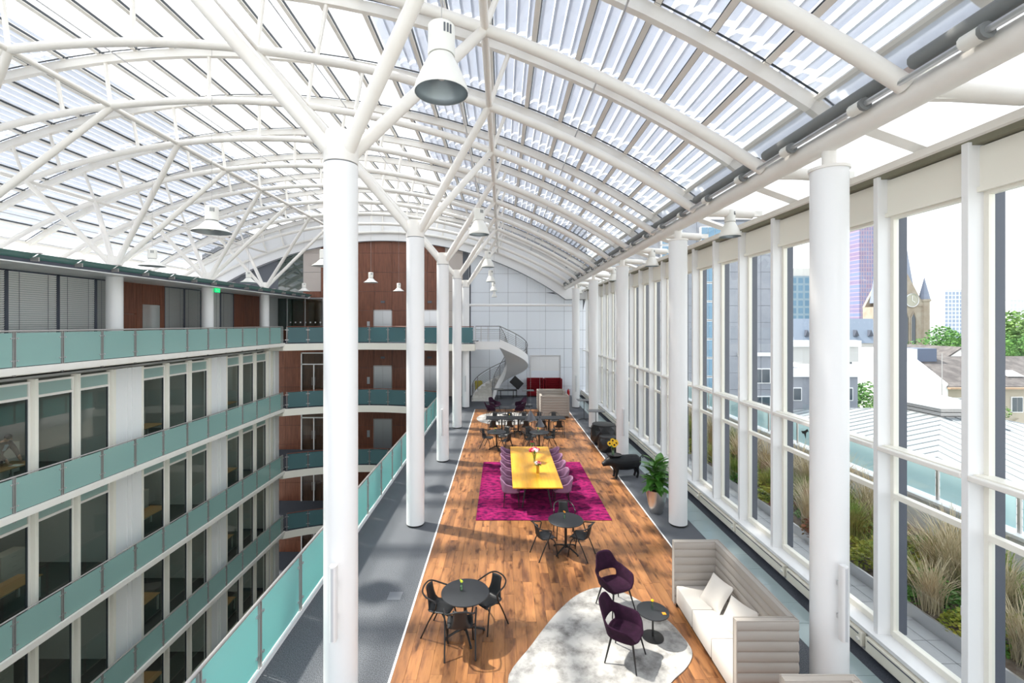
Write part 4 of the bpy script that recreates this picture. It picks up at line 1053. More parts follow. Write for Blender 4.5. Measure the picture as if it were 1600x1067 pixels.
# ---- faceted black poufs
def pouf(x, y, r, h, label, sd):
    rn = random.Random(sd); bm = bmesh.new(); prof = [(.82,0),(1.0,.22),(1.06,.5),(1.0,.78),(.86,1.0)]
    m = MB(); n = 11; vs = []
    for j, (a, b_) in enumerate(prof):
        for k in range(n):
            th = math.tau*(k+.5*(j%2))/n; rr = r*a*(1+(rn.uniform(-.07,.07) if 0 < j < 4 else 0)); vs.append((rr*math.cos(th), rr*math.sin(th), h*b_+(rn.uniform(-.03,.03) if 0<j<4 else 0)))
    fs = []
    for j in range(4):
        for k in range(n):
            l = (k+1)%n; A,B,C_,D_ = j*n+k, j*n+l, (j+1)*n+k, (j+1)*n+l
            fs += [(A,B,C_),(B,D_,C_)] if j%2 == 0 else [(A,D_,C_),(A,B,D_)]
    fs += [tuple(range(n-1,-1,-1))]
    bm.free()
    t = thing('faceted_pouf', label, 'pouf', (x,y,.003), 0, 'black faceted poufs')
    m.add(vs, fs).build('faceted_body', rubber_s, t, False, fix=True)
    MB().lathe([(r*.90,h-.01),(r*.90,h+.02),(r*.86,h+.028),(.01,h+.02)], 30).build('seat_pad', blackp, t)
rubber_s = mat('black_leatherette', (.012,.012,.014), .38)
pouf(4.52, 20.25, .56, .84, 'large black faceted pouf partly behind a window column', 1)
pouf(4.42, 19.0, .40, .60, 'smaller black faceted pouf in front of the large one', 2)

# ---- things by the end wall
red = mat('signal_red', (.5,.01,.015), .3)
t = thing('fire_extinguisher', 'red fire extinguisher standing by the end wall', 'extinguisher', (4.86,33.4,.003))
MB().lathe([(.085,0),(.09,.02),(.09,.36),(.07,.43),(.03,.47),(.03,.5)], 18).build('cylinder', red, t)
MB().box(-.02,.02,-.1,.04,.5,.53).build('lever', darkm, t, False); MB().tube(smoothpath([(.02,0,.5),(.13,0,.45),(.11,0,.25),(.1,0,.15)],4), .012, 6).build('hose', rubber, t)
t = thing('tilted_screen', 'black screen tilted on a stand under the curved stair', 'screen', (1.05,33.0,.003))
MB().obox((0,0,1.02), .85, .06, .62, Matrix.Rotation(R(42),4,'Y')).build('panel', blackp, t, False)
MB().box(-.03,.03,.03,.07,.02,1.0).build('pole', darkm, t, False); MB().box(-.35,.35,-.2,.3,0,.03).build('base', darkm, t, False)
t = thing('low_black_table', 'low black trestle table under the curved stair', 'table', (.35,32.35,.003))
MB().cbox(-.65,.65,-.3,.3,.56,.6,.005).build('table_top', blackp, t, False)
for s_ in (-.45,.45):
    MB().box(s_-.025,s_+.025,-.025,.025,.03,.56).build('leg', darkm, t, False); MB().box(s_-.04,s_+.04,-.3,.3,0,.035).build('foot', darkm, t, False)
t = thing('service_trolley', 'grey service trolley with a yellow bag behind the curved stair', 'trolley', (-1.75,33.05,.003))
for x in (-.35,.35):
    for y in (-.22,.22): MB().tube([(x,y,.08),(x,y,.95)], .014, 6).build('frame_post', steel, t); MB().lathe([(.03,0),(.03,.08)],8,(x,y,0)).build('wheel', rubber, t)
MB().box(-.37,.37,-.24,.24,.14,.17).build('shelf', steel_w, t, False)
yb = mat('yellow_bag', (.62,.5,.02), .5)
def bag(u, v):
    a = math.tau*u; r_ = .24+.04*math.sin(a*3+v*4); return (.06+r_*1.25*math.cos(a)*(1-.15*v), r_*.85*math.sin(a)*(1-.15*v), .2+.95*v)
MB().grid(bag, 20, 5, wrap=True).build('bag', yb, t)

# ---- offices: desks, chairs, cabinets and a person
deskm = mat('desk_beech', (.42,.25,.11), .5); green = mat('green_fabric', (.10,.16,.02), .8); offw = mat('office_white', (.55,.53,.48), .5)
def desk(x, y, z, rz, label, mt=deskm):
    t = thing('office_desk', label, 'desk', (x,y,z), rz, 'office desks behind the facade')
    MB().cbox(-.85,.85,-.42,.42,.70,.735,.005).build('desk_top', mt, t, False)
    for s_ in (-.78,.78): MB().box(s_-.03,s_+.03,-.38,-.32,0,.70).build('leg', offw, t, False); MB().box(s_-.03,s_+.03,.32,.38,0,.70).build('leg', offw, t, False)
    MB().box(-.7,.7,.36,.38,.25,.68).build('modesty_panel', offw, t, False)
def monitor(x, y, z, rz, label):
    t = thing('computer_monitor', label, 'monitor', (x,y,z), rz, 'computer monitors in the offices')
    MB().cbox(-.28,.28,-.02,.02,.12,.47,.008).build('display', blackp, t, False); MB().box(-.02,.02,-.01,.03,.015,.2).build('stand', darkm, t, False); MB().box(-.12,.12,-.08,.08,0,.015).build('base', darkm, t, False)
def ochair(x, y, z, rz, label):
    t = thing('office_chair', label, 'chair', (x,y,z), rz, 'green office chairs')
    MB().cbox(-.24,.24,-.23,.23,.42,.50,.03).build('seat', green, t); MB().cbox(-.22,.22,-.27,-.21,.55,1.0,.025).build('backrest', green, t)
    MB().lathe([(.03,.1),(.03,.42)],10).build('gas_lift', darkm, t); MB().box(-.03,.03,-.26,-.18,.45,.6).build('back_bracket', darkm, t, False)
    for k in range(5): MB().tube([(0,0,.11),(.28*math.cos(k*1.2566),.28*math.sin(k*1.2566),.05)], .018, 6).build('leg', darkm, t); MB().ball((.28*math.cos(k*1.2566),.28*math.sin(k*1.2566),.03),.03,6,4).build('castor', rubber, t)
def cabinet(x, y, z, rz, label):
    t = thing('filing_cabinet', label, 'cabinet', (x,y,z), rz, 'office filing cabinets')
    MB().cbox(-.4,.4,-.22,.22,.03,1.1,.006).build('body', offw, t, False); MB().box(-.36,.36,-.18,.18,0,.03).build('plinth', darkm, t, False)
    for k in range(3): 
        d = MB().box(-.37,.37,.22,.232,.06+.345*k,.39+.345*k).build('drawer', offw, t, False); MB().box(-.07,.07,.232,.245,.25+.345*k,.27+.345*k).build('handle', steel, d, False)
olit = mat('office_light_diffuser', (.9,.85,.75), .5, emit=((1,.88,.72),4.5))
n2 = {1:'second', 2:'third', 3:'fourth', 4:'lowest'}
for li, ys in ((1,(14.4,20.2,26.0)),(2,(14.6,20.4,26.0)),(3,(14.2,19.9,25.6)),(4,(20.1,25.8))):
    z = ZL[li]; lmp = []
    for j, y in enumerate(ys):
        p = ('first','second','third')[j]+' bay of the '+n2[li]+' gallery'
        desk(-16.0, y, z, R(90), 'beech office desk in the '+p)
        monitor(-16.25, y-.45, z+.735, R(80), 'black computer monitor on the desk in the '+p)
        if li > 1: ochair(-16.8, y+.2, z, R(-80), 'green office chair at the desk in the '+p)
        q_ = thing('office_light', 'flat ceiling light panel in the '+p, 'light', (-16.6,y+.3,z+3.54), 0, 'ceiling light panels in the offices'); MB().box(-.3,.3,-.6,.6,0,.05).build('housing', offw, q_, False); MB().box(-.28,.28,-.58,.58,-.008,0).build('diffuser', olit, q_, False)
        cabinet(-17.6, y+1.6, z, R(-90), 'white filing cabinet beside the desk in the '+p)
paper = mat('paper', (.75,.75,.72), .6)
for j, (x, y) in enumerate(((-15.75,14.75),)):
    t = thing('paper_stack', 'white papers on the desk by the leaning man', 'paper', (x,y,.737)); MB().box(-.15,.15,-.11,.11,0,.01).build('sheet', paper, t, False)
# person in a dark suit leaning over the desk
skin = mat('skin', (.45,.26,.18), .55); suit = mat('dark_suit', (.012,.012,.015), .8); shirt = mat('pale_shirt', (.45,.52,.62), .7); hairm = mat('dark_hair', (.015,.011,.01), .6)
def suitmat():                                    # dark suit with bare head and hands on one continuous body
    m = mat('suit_and_skin', (.012,.012,.015), .8); nt = m.node_tree; p = nt.nodes['Principled BSDF']; N = nt.nodes.new; L = nt.links
    t_ = N('ShaderNodeTexCoord'); s_ = N('ShaderNodeSeparateXYZ'); L.new(t_.outputs['Object'], s_.inputs[0])
    def cmp(sock, op, v): n = N('ShaderNodeMath'); n.operation = op; L.new(sock, n.inputs[0]); n.inputs[1].default_value = v; return n.outputs[0]
    head = cmp(s_.outputs['Z'], 'GREATER_THAN', 1.47); hy_ = cmp(s_.outputs['Y'], 'GREATER_THAN', .545)
    a = N('ShaderNodeMath'); a.operation = 'MAXIMUM'; L.new(head, a.inputs[0]); L.new(hy_, a.inputs[1])
    mx = N('ShaderNodeMix'); mx.data_type = 'RGBA'; mx.inputs[6].default_value = (.012,.012,.015,1); mx.inputs[7].default_value = (.45,.26,.18,1)
    L.new(a.outputs[0], mx.inputs[0]); L.new(mx.outputs[2], p.inputs['Base Color']); return m
def skinned(name, m, P, E_, rad, parent, sub=2):
    me = bpy.data.meshes.new(name); me.from_pydata(P, E_, []); me.materials.append(m)
    o = inst(name, me, parent); mod(o, 'SKIN'); sv = me.skin_vertices[0].data
    for i, r_ in enumerate(rad): sv[i].radius = r_ if isinstance(r_, tuple) else (r_, r_); sv[i].use_root = (i == 0)
    mod(o, 'SUBSURF', levels=sub, render_levels=sub); return o
pt = thing('person', 'person in a dark suit leaning over a desk behind the far left window', 'person', (-16.55,14.9,0), R(-90))
# local: front +Y
J = [(0,-.06,.95),(0,-.02,1.08),(0,.10,1.24),(0,.24,1.40),(0,.30,1.49),(0,.36,1.56),(0,.40,1.66),      # pelvis, spine, chest, neck base, neck, head, crown
     (.19,.21,1.38),(.25,.34,1.12),(.20,.52,.92),(.19,.60,.80),(-.19,.21,1.38),(-.25,.36,1.12),(-.18,.55,.92),(-.17,.63,.80),
     (.10,-.08,.86),(.12,-.04,.48),(.12,-.12,.09),(.12,.08,.04),(-.10,-.08,.86),(-.12,-.02,.48),(-.12,-.10,.09),(-.12,.10,.04)]
EG = [(0,1),(1,2),(2,3),(3,4),(4,5),(5,6),(3,7),(7,8),(8,9),(9,10),(3,11),(11,12),(12,13),(13,14),(0,15),(15,16),(16,17),(17,18),(0,19),(19,20),(20,21),(21,22)]
rad = [(.16,.12),(.15,.115),(.17,.13),(.12,.10),.055,(.08,.095),(.075,.085),.07,.05,.036,.03,.07,.05,.036,.03,.09,.065,.042,.04,.09,.065,.042,.04]
skinned('body', suitmat(), J, EG, [(tuple(q*1.25 for q in r_) if i < 4 else r_) if isinstance(r_,tuple) else (r_ if i in (4,10,14) else r_*1.4) for i, r_ in enumerate(rad)], pt)
MB().ball((0,.385,1.63),.098,12,8,.95,1.05,1.0).build('hair', hairm, pt)
MB().obox((0,.27,1.27),.1,.06,.22,Matrix.Rotation(R(-35),4,'X')).build('shirt', shirt, pt, False)
for s_ in (-1,1):
    MB().ball((s_*.03,.475,1.575),.011,6,5).build('eye', hairm, pt); MB().ball((s_*.088,.38,1.575),.025,6,5,.4,1,1.2).build('ear', skin, pt)
    for k in range(4): MB().tube([(s_*.19+(k-1.5)*.018,.61,.79),(s_*.19+(k-1.5)*.021,.66,.775),(s_*.19+(k-1.5)*.022,.69,.752)], [.009,.0085,.007], 6).build('finger', skin, pt)
    MB().tube([(s_*.16,.60,.795),(s_*.135,.63,.775),(s_*.13,.655,.755)], [.01,.009,.007], 6).build('thumb', skin, pt)
MB().tube([(0,.478,1.575),(0,.505,1.54),(0,.485,1.53)], [.01,.015,.01], 6).build('nose', skin, pt)
# ================================================================ OUTSIDE
pav = mat('grey_paver', (.40,.40,.41), .85, noise=(6,(.38,.38,.38),.4,.7)); soil = mat('planter_soil', (.10,.07,.05), .95, noise=(8,(.2,.16,.12),.4,.7))
TZ = .30
tf = MB().box(6.25, 10.2, -3, 46, -.3, TZ-.04).build('floor_terrace', mat('terrace_base', (.2,.2,.2), .9), smooth=False); struct(tf, 'paved terrace outside the window wall')
pvm = MB().cbox(-.245,.245,-.245,.245,-.05,.0,.006).mesh('paver', pav, False)
for i in range(2):
    for k in range(64): inst('paver', pvm, tf, (6.50+i*.5, 2.5+k*.5, TZ))
bed = MB().box(7.06, 9.9, -3, 46, TZ-.02, .46).build('planting_bed', soil, smooth=False); tag(bed, 'long raised planting bed with grasses on the terrace', 'planter')
MB().box(7.02, 7.06, -3, 46, TZ, .52).build('edging', steel_w, bed, False)
pw_ = MB().box(9.9, 10.2, -3, 46, -.3, 1.2).box(9.85, 10.25, -3, 46, 1.2, 1.27).build('wall_parapet', white, smooth=False); struct(pw_, 'white parapet at the outer edge of the terrace')
t = thing('terrace_balustrade', 'frosted glass balustrade on the terrace parapet with a bird decal', 'railing', (10.05, 0, 1.272))
bf = frostmat('balustrade_glass', (.70,.86,.88), .6, .25)
gm2 = MB().box(-.006,.006,.06,1.60,.06,.86).mesh('glass_panel', bf, False); pm2 = MB().box(-.02,.02,-.025,.025,0,.9).mesh('post', steel, False)
for k in range(-1, 26): inst('post', pm2, t, (0,2.2+k*1.66,0)); inst('glass_panel', gm2, t, (0,2.2+k*1.66,0))
bird = [(-.18,.10),(-.10,.06),(-.06,.0),(-.05,-.16),(.02,-.02),(.10,-.03),(.16,.03),(.10,.05),(.04,.06),(-.04,.10),(-.12,.16)]
o = MB().prism([(a*1.1,b*1.1) for a,b in bird], -.012, -.008, 0).build('bird_decal', rubber, t, False, fix=True); o.location = (0, 15.1, .42)

rg = random.Random(11)
straw = mat('straw_grass', (.50,.42,.27), .8, noise=(2,(.60,.50,.32),.4,.7)); ggrass = mat('green_grass', (.18,.27,.05), .8, noise=(2,(.40,.38,.10),.4,.7)); rustl = mat('rust_leaf', (.28,.10,.05), .8, noise=(3,(.15,.2,.04),.4,.65)); limel = mat('lime_leaf', (.22,.30,.03), .7, noise=(3,(.42,.36,.05),.4,.7))
def tuft(m, h, n, sd):
    r_ = random.Random(sd); b = MB()
    for i in range(n):
        a = r_.uniform(0,math.tau); L = h*r_.uniform(.6,1.1); sp = r_.uniform(.15,.65)*L; x0, y0 = r_.gauss(0,.07), r_.gauss(0,.07); c, s_ = math.cos(a), math.sin(a); w_ = r_.uniform(.004,.008)
        P = [(x0+c*sp*u**1.8, y0+s_*sp*u**1.8, L*(u-.22*u*u*sp/L*2)) for u in (0,.35,.7,1)]
        vs = []
        for k, p in enumerate(P):
            ww = w_*(1.0,1.0,.8,.25)[k]; vs += [(p[0]-s_*ww,p[1]+c*ww,p[2]),(p[0]+s_*ww,p[1]-c*ww,p[2])]
        b.add(vs, [(0,1,3,2),(2,3,5,4),(4,5,7,6)])
    return b.mesh('grass_blades', m, False)
tufts = [tuft(straw,1.15,240,1), tuft(ggrass,.95,260,2), tuft(straw,1.4,220,3), tuft(ggrass,.7,260,4)]
def leafball(m, r, n, sd, ls=.035, fz=.7):
    r_ = random.Random(sd); b = MB()
    for i in range(n):
        v = Vector((r_.gauss(0,1),r_.gauss(0,1),r_.gauss(0,1))).normalized()*r*r_.uniform(.55,1)**.6; v.z = abs(v.z)*fz
        q = Vector((r_.gauss(0,1),r_.gauss(0,1),r_.gauss(.6,1))).to_track_quat('Z','Y').to_matrix(); s_ = ls*r_.uniform(.6,1.3)
        b.add([v+q@Vector(p) for p in ((-s_,0,0),(0,-s_*.6,.1*s_),(s_,0,0),(0,s_*.6,.1*s_))], [(0,1,2,3)])
    return b.mesh('foliage', m, False)
shr = [leafball(limel,.38,420,5), leafball(rustl,.34,420,6), leafball(leafm,.34,380,7)]
kindl = ['pale straw ornamental grass tuft in the terrace bed', 'green ornamental grass tuft in the terrace bed', 'tall pale feather grass tuft in the terrace bed', 'low green grass tuft in the terrace bed']
y = 3.6
while y < 30:
    for X in (7.45, 8.1, 8.75):
        if rg.random() < (.92 if X > 7.6 else .45):
            k = rg.choice((0,1,2,3,1,3)) if X > 7.6 else rg.choice((1,3,0))
            o = inst('grass_tuft', tufts[k], None, (X+rg.uniform(-.2,.2), y+rg.uniform(-.2,.2), .45), (0,0,rg.uniform(0,6)), [rg.uniform(.85,1.15)]*3); tag(o, kindl[k], 'grass', 'ornamental grasses in the terrace bed')
    for _ in range(2):
        k = rg.choice((0,0,1,2)); o = inst('low_shrub', shr[k], None, (rg.choice((7.4,7.5,7.8,8.4,8.9)), y+rg.uniform(0,.5), .45), (0,0,rg.uniform(0,6)), [rg.uniform(1.0,1.6)]*3); tag(o, ('lime leaved low shrub between the terrace grasses','rust coloured low shrub between the terrace grasses','dark green low shrub between the terrace grasses')[k], 'shrub', 'low shrubs in the terrace bed')
    y += .48 if y < 14 else .9

# ---- city
grnd = MB().box(-60, 1500, -100, 1800, -18.5, -18).build('ground', mat('street_ground', (.36,.38,.36), .9), smooth=False); struct(grnd, 'pale street level ground far below')
seamm = mat('zinc_seam', (.24,.26,.28), .6); zinc = mat('zinc_roof', (.33,.36,.38), .6)
slate = mat('slate_roof', (.17,.18,.22), .7, noise=(1.5,(.24,.25,.30),.4,.7)); tiler = mat('grey_tile_roof', (.09,.08,.08), .85, noise=(1.2,(.16,.145,.14),.4,.65,8)); stonew = mat('pale_render', (.55,.545,.53), .8); beigew = mat('beige_render', (.46,.41,.33), .8)
wglass = mat('window_dark', (.06,.08,.10), .12, spec=.8); bluegl = mat('blue_curtain_glass', (.16,.30,.42), .1, .3, spec=.8)
def winrow(p, X0, X1, n, w_, z, h, Y, m=None, fm=None):
    for i in range(n):
        x = X0+(X1-X0)*(i+.5)/n
        o = MB().box(x-w_/2-.08, x+w_/2+.08, Y-.1, Y+.02, z-.08, z+h+.08).build('window', fm or white, p, False)
        MB().box(x-w_/2, x-.03, Y-.13, Y-.09, z, z+h).build('pane', m or wglass, o, False)
        MB().box(x+.03, x+w_/2, Y-.13, Y-.09, z, z+h).build('pane', m or wglass, o, False)
def bldg(name, label, cat, x, y): return thing(name, label, cat, (x,y,-18))
# 1 hipped metal roof with cupola
t = thing('metal_roof_hall', 'low hall with pale standing seam hipped roof and a louvred cupola', 'building', (29,30,-18)); hs_ = 12.5
E0, AP = 15.2, 17.75
MB().box(-11.8,11.8,-11.8,11.8,0,E0).build('wall', stonew, t, False)
MB().add([(-hs_,-hs_,E0),(hs_,-hs_,E0),(hs_,hs_,E0),(-hs_,hs_,E0),(0,0,AP)], [(0,1,4),(1,2,4),(2,3,4),(3,0,4),(3,2,1,0)]).build('roof', zinc, t, False)
sm_ = MB()
for s_ in range(4):
    c, d = math.cos(s_*math.pi/2), math.sin(s_*math.pi/2)
    for i in range(-19, 20):
        x = i*.65; f = abs(x)/hs_; a = Vector((x,-hs_,E0+.03)); b_ = Vector((x,-hs_*f,E0+(AP-E0)*(1-f)+.03))
        if (b_-a).length < .3: continue
        q = [Vector((v.x*c-v.y*d, v.x*d+v.y*c, v.z)) for v in (a,b_)]; sm_.tube(q, .035, 4)
o = sm_.build('standing_seams', seamm, t, False); o['kind'] = 'stuff'
for k, (r_, z0, z1) in enumerate(((1.55,AP-.45,AP-.25),(1.6,AP-.2,AP),(1.65,AP+.05,AP+.25))): MB().box(-r_,r_,-r_,r_,z0,z1).build('cupola_louvre', steel, t, False)
MB().box(-1.4,1.4,-1.4,1.4,AP-.5,AP+.3).build('cupola_core', dkgrey, t, False)
MB().add([(-1.9,-1.9,AP+.3),(1.9,-1.9,AP+.3),(1.9,1.9,AP+.3),(-1.9,1.9,AP+.3),(0,0,AP+.85)], [(0,1,4),(1,2,4),(2,3,4),(3,0,4),(3,2,1,0)]).build('cupola_roof', zinc, t, False)
MB().tube([(0,0,AP+.8),(0,0,AP+3.6)], .03, 5).build('lightning_rod', steel, t)
for x, y in ((.3,-3.2),(3.5,-2.5)): MB().ball((x,y,AP-.35+.2),.32,10,6,1,.5,1).build('satellite_dish', white, t); MB().tube([(x,y+.1,AP-1.2),(x,y+.1,AP-.2)],.03,5).build('mast', steel, t)
# 2 long house with tiled roof
t = thing('tiled_roof_house', 'beige town house with grey tiled roof, skylight and white gable wall', 'house', (56,47,-18))
MB().box(-12.5,16,-2,6,0,17.0).build('wall', beigew, t, False)
MB().prism([(-2.5,16.95),(-2.4,17.15),(3.2,19.7),(9,17.0)], -12.3, 16.2, 0).build('roof', tiler, t, False, fix=True)
MB().prism([(-2.3,0),(-2.3,17.4),(1.0,19.5),(1.0,20.6),(5,20.6),(5,0)], -16.0, -12.2, 0).build('gable_wall', white, t, False, fix=True)
MB().box(-12,-9.2,2,4,19.2,20.6).build('chimney_block', mat('blue_grey_cladding',(.10,.13,.20),.5), t, False)
MB().box(-12.4,16.2,-2.75,-2.45,16.9,17.05).build('gutter', mat('copper_gutter',(.45,.30,.20),.6), t, False)
winrow(t, -12.0, -8.4, 2, .9, 14.6, 1.3, -2); winrow(t, -6.5, 15, 8, 1.0, 14.6, 1.4, -2); winrow(t, -6.5, 15, 8, 1.0, 11.4, 1.8, -2)
for i in range(8): x = -6.5+21.5*(i+.5)/8; MB().prism([(x-.9,13.45),(x+.9,13.45),(x,13.95)], -2.25, -2, 1).build('pediment', beigew, t, False, fix=True)
MB().obox((-4.0,-.4,18.2),1.6,1.2,.08,Matrix.Rotation(R(24.5),4,'X')).build('skylight', white, t, False)
# 3 small gable house
t = thing('gable_house', 'small white gable house with two windows behind the tiled roof', 'house', (70.5,70,-18))
MB().prism([(-3,0),(3,0),(3,17.6),(0,19.5),(-3,17.6)], 0, 9, 1).build('wall', white, t, False, fix=True)
MB().prism([(-3.4,17.5),(0,19.7),(3.4,17.5),(3.3,17.3),(0,19.45),(-3.3,17.3)], -.3, 9, 1).build('roof', tiler, t, False, fix=True)
winrow(t, -1.6, 1.6, 2, .5, 17.3, .9, 0)
# 4 church
sand = mat('sandstone', (.34,.28,.22), .85, noise=(.5,(.42,.37,.31),.4,.7)); spirem = mat('slate_spire', (.22,.25,.33), .6)
t = thing('church_tower', 'sandstone church tower with slate spire, clock gable and corner turret', 'church', (99.6,112,-18)); w_ = 4.2
MB().box(-w_,w_,0,2*w_,0,27.5).build('tower_body', sand, t, False)
MB().box(-w_-.5,w_+.5,-.5,2*w_+.5,16.2,17).build('cornice', sand, t, False)
MB().prism([(-w_,27.5),(w_,27.5),(0,35.5)], -.15, .6, 1).build('clock_gable', sand, t, False, fix=True)
MB().prism([(-w_,27.5),(w_,27.5),(0,35.5)], 2*w_-.6, 2*w_+.15, 1).build('rear_gable', sand, t, False, fix=True)
MB().lathe([(w_*1.08,28.5),(.05,64)], 8, (0,w_,0)).build('spire', spirem, t, False)
MB().tube([(1.0,-.35,28.9),(1.0,-.1,28.9)], 1.55, 24).build('clock_face', mat('clock_face',(.42,.40,.33),.6), t)
MB().tube([(1.0+1.6*math.cos(math.tau*i/24),-.36,28.9+1.6*math.sin(math.tau*i/24)) for i in range(24)], .12, 5, closed=True).build('clock_rim', steel_w, t)
MB().tube([(1.0,-.42,28.9),(1.0,-.42,30.1)], .08, 4).tube([(1.0,-.42,28.9),(1.7,-.42,28.4)], .08, 4).build('clock_hands', white, t)
for x in (-2.0,-.2,1.6):
    MB().prism([(x-.5,18.2),(x+.5,18.2),(x+.5,24.5),(x,25.6),(x-.5,24.5)], -.06, .03, 1).build('louvre_window', joint, t, False, fix=True)
    MB().tube([(x-.7,-.12,18.2),(x-.7,-.12,24.6),(x,-.12,26.1),(x+.7,-.12,24.6),(x+.7,-.12,18.2)], .16, 5).build('window_arch', sand, t)
MB().lathe([(1.0,14),(1.0,28.6),(1.25,28.7),(1.25,29.2)], 8, (w_+.4,.3,0)).build('corner_turret', sand, t, False); MB().lathe([(1.15,29.2),(.03,34.6)], 8, (w_+.4,.3,0)).build('turret_spire', spirem, t, False)
MB().box(-14,6.4,1,22,0,16.3).build('nave', sand, t, False)
# 5 slate roofed block
t = thing('slate_roof_block', 'cream apartment block with blue slate mansard, dormers and balconies', 'building', (56,76,-18))
MB().box(-7,7,0,10,0,20).build('wall', stonew, t, False); MB().prism([(-.3,20),(1.6,24.1),(9,24.1),(10,20)], -7.2, 7.2, 0).build('mansard', mat('blue_slate',(.22,.27,.35),.6), t, False, fix=True)
for x in (-5,-2.4,.6,3.2,5.6): MB().prism([(x-.4,21.2),(x+.4,21.2),(x,22.2)], -.1, 1.5, 1).build('dormer', dkgrey, t, False, fix=True)
for z in (16.6,13.4,10.2):
    MB().box(-7.2,7.2,-1.2,0,z-.9,z-.05).build('balcony', white, t, False)
    MB().box(1.2,6.4,-.05,.02,z,z+1.9).build('balcony_window', wglass, t, False)
winrow(t, -6.5, 6.8, 7, 1.1, 17.9, 1.4, 0, fm=beigew)
# 6 stone office block with glazed bay and lower wing
gst = mat('grey_stone_cladding', (.28,.30,.34), .6, noise=(.4,(.33,.345,.385),.4,.6)); 
t = thing('stone_office_block', 'tall grey stone clad office block with glazed bays beside the terrace', 'building', (18.6,38,-18))
MB().box(-6.4,4.3,0,14,0,32).build('wall', joint, t, False)
for i in range(8):
    for j in range(17):
        x = -6.4+i*1.34; z = 8+j*1.4
        MB().box(x+.012,min(x+1.34,4.3)-.012,-.06,0,z+.012,z+1.388).build('stone_panel', gst, t, False)
for X0 in (-4.6,-1.35):
    for j in range(11):
        z = 14.3+j*1.55; o = MB().box(X0-.85,X0+.85,-.5,-.06,z,z+1.5).build('bay_window', white, t, False)
        for a in (-.8,-.26,.28): MB().box(X0+a,X0+a+.5,-.54,-.49,z+.07,z+1.43).build('pane', bluegl, o, False)
winrow(t, 1.8, 4.2, 1, 1.3, 18.4, 1.1, -.06, fm=white); winrow(t, 1.8, 4.2, 1, 1.3, 16.1, 1.1, -.06, fm=white)
MB().box(1.0,4.3,-.25,0,20.6,20.9).build('cornice', white, t, False)
t = thing('stone_office_wing', 'lower grey stone wing with white cornice and roof terrace', 'building', (25.2,38,-18))
MB().box(-2.2,4.5,0,12,0,18.9).build('wall', gst, t, False)
MB().box(-2.2,4.6,-.4,0,18.9,19.6).build('cornice', white, t, False); MB().box(-2.2,4.5,-.1,.1,20.1,21.4).build('roof_screen', stonew, t, False); MB().box(-2.2,4.5,-.4,.6,21.4,21.9).build('roof_band', white, t, False)
winrow(t, -2.0, 4.4, 3, 1.25, 16.95, .95, 0); winrow(t, -2.0, 4.4, 3, 1.25, 15.0, 1.0, 0); winrow(t, -2.0, 4.4, 3, 1.25, 12.9, 1.0, 0)
# 7 towers
def gridmat(name, a, b, c, sx, sz):
    m = mat(name, a, .4); nt = m.node_tree; p = nt.nodes['Principled BSDF']; tc_ = nt.nodes.new('ShaderNodeTexCoord'); mp = nt.nodes.new('ShaderNodeMapping'); br = nt.nodes.new('ShaderNodeTexBrick')
    mp.inputs['Rotation'].default_value = (R(90),0,0); br.offset = 0; br.inputs['Scale'].default_value = 1; br.inputs['Brick Width'].default_value = sx; br.inputs['Row Height'].default_value = sz; br.inputs['Mortar Size'].default_value = min(sx,sz)*.16
    br.inputs['Color1'].default_value = (*a,1); br.inputs['Color2'].default_value = (*b,1); br.inputs['Mortar'].default_value = (*c,1)
    nt.links.new(tc_.outputs['Object'], mp.inputs[0]); nt.links.new(mp.outputs[0], br.inputs['Vector']); nt.links.new(br.outputs['Color'], p.inputs['Base Color']); return m
def tower(name, label, x, y, wx, wy, h, m, cap=None):
    t = thing(name, label, 'tower', (x,y,-18)); MB().box(-wx/2,wx/2,0,wy,0,h).build('shaft', m, t, False)
    if cap: MB().box(-wx/2+.5,wx/2-.5,.5,wy-.5,h,h+cap).build('roof_plant', stonew, t, False)
    MB().tube([(0,wy/2,h),(0,wy/2,h+(cap or 1)+6)], .25, 5).build('antenna', steel, t)
tower('office_tower', 'tall purple and blue gridded high rise tower behind the slate roof', 329, 400, 30, 30, 124, gridmat('purple_grid',(.22,.16,.27),(.17,.21,.36),(.36,.27,.32),2.2,3.6))
tower('office_tower', 'blue glass high rise with white roof plant', 139, 205, 22, 20, 44.5, gridmat('blue_grid',(.09,.18,.27),(.11,.22,.32),(.2,.28,.34),3,3.4), 3.6)
tower('office_tower', 'grey blue gridded tower on the horizon right of the church', 299, 300, 14, 14, 44.5, gridmat('grey_grid',(.25,.32,.44),(.32,.38,.5),(.62,.65,.70),2.4,2.6), 1)
tower('office_tower', 'white slab tower on the horizon behind the trees at the right', 342, 300, 14, 14, 38, gridmat('white_grid',(.5,.53,.56),(.58,.6,.62),(.8,.8,.8),2.4,2.6), 1)
wgm = gridmat('white_block_grid',(.25,.28,.32),(.3,.33,.36),(.82,.82,.82),3.2,3.4)
rc = random.Random(5)
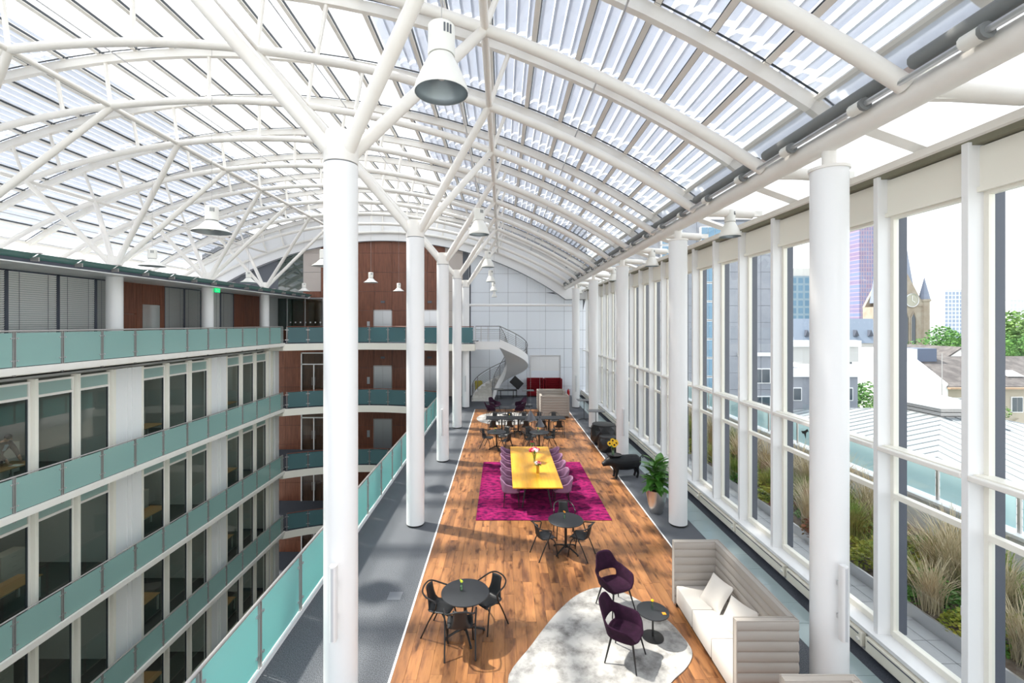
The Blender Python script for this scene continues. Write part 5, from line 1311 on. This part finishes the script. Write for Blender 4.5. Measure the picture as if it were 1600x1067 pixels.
for i in range(16):
    x, y = 165+i*24+rc.uniform(-2,2), 212+(i%3)*22; h = rc.uniform(13,20)
    t = thing('city_block', ORD2[i]+' pale low city block along the horizon, counted from the left', 'building', (x,y,-18), 0, 'pale city blocks along the horizon'); MB().box(-9,9,0,10,0,h).build('wall', wgm, t, False); MB().box(-6,6,2,8,h,h+1.2).build('roof_plant', stonew, t, False)
# 8 trees
tl = [mat('tree_leaf_a',(.05,.15,.03),.7,noise=(.5,(.13,.28,.06),.4,.65)), mat('tree_leaf_b',(.10,.20,.05),.7,noise=(.5,(.22,.36,.10),.4,.65))]
bark = mat('bark', (.10,.07,.05), .9)
def tree(x, y, ztop, r_, label, m, sd, n=2600):
    t = thing('broadleaf_tree', label, 'tree', (x,y,-18), 0, 'trees outside'); H = ztop+18; rr = random.Random(sd)
    MB().tube([(0,0,0),(.1,0,H*.5),(0,0,H-r_)], [r_*.12,r_*.09,r_*.05], 8).build('trunk', bark, t)
    b = MB(); cl = [(Vector((rr.gauss(0,.45),rr.gauss(0,.45),rr.uniform(-.7,.55)))*r_, r_*rr.uniform(.35,.6)) for _ in range(14)]
    for i in range(n):
        c, q_ = cl[i%14]; v = c+Vector((rr.gauss(0,1),rr.gauss(0,1),rr.gauss(0,1))).normalized()*q_*rr.uniform(.7,1); v.z += H-r_
        q = Vector((rr.gauss(0,1),rr.gauss(0,1),rr.gauss(.4,1))).to_track_quat('Z','Y').to_matrix(); s_ = r_*.055*rr.uniform(.7,1.3)
        b.add([v+q@Vector(p) for p in ((-s_,0,0),(0,-s_*.6,.1*s_),(s_,0,0),(0,s_*.6,.1*s_))], [(0,1,2,3)])
    b.build('crown', m, t, False)
tree(37.0,47.5,-.4,2.6,'dark green tree in front of the cream apartment block',tl[0],1)
tree(33.4,41.5,-1.6,1.7,'small tree beside the stone office wing',tl[1],2)
tree(88.5,90,5.1,5.0,'dark green tree right of the church tower',tl[0],3,4000)
tree(98.5,84,4.2,4.2,'lower green tree behind the small gable house',tl[0],6,3000)
tree(109,95,8.6,7.5,'big bright green tree at the right edge above the tiled roof',tl[1],4,5000)
tree(44.8,42,-1.9,1.6,'lime green tree top behind the metal roof',tl[1],5)
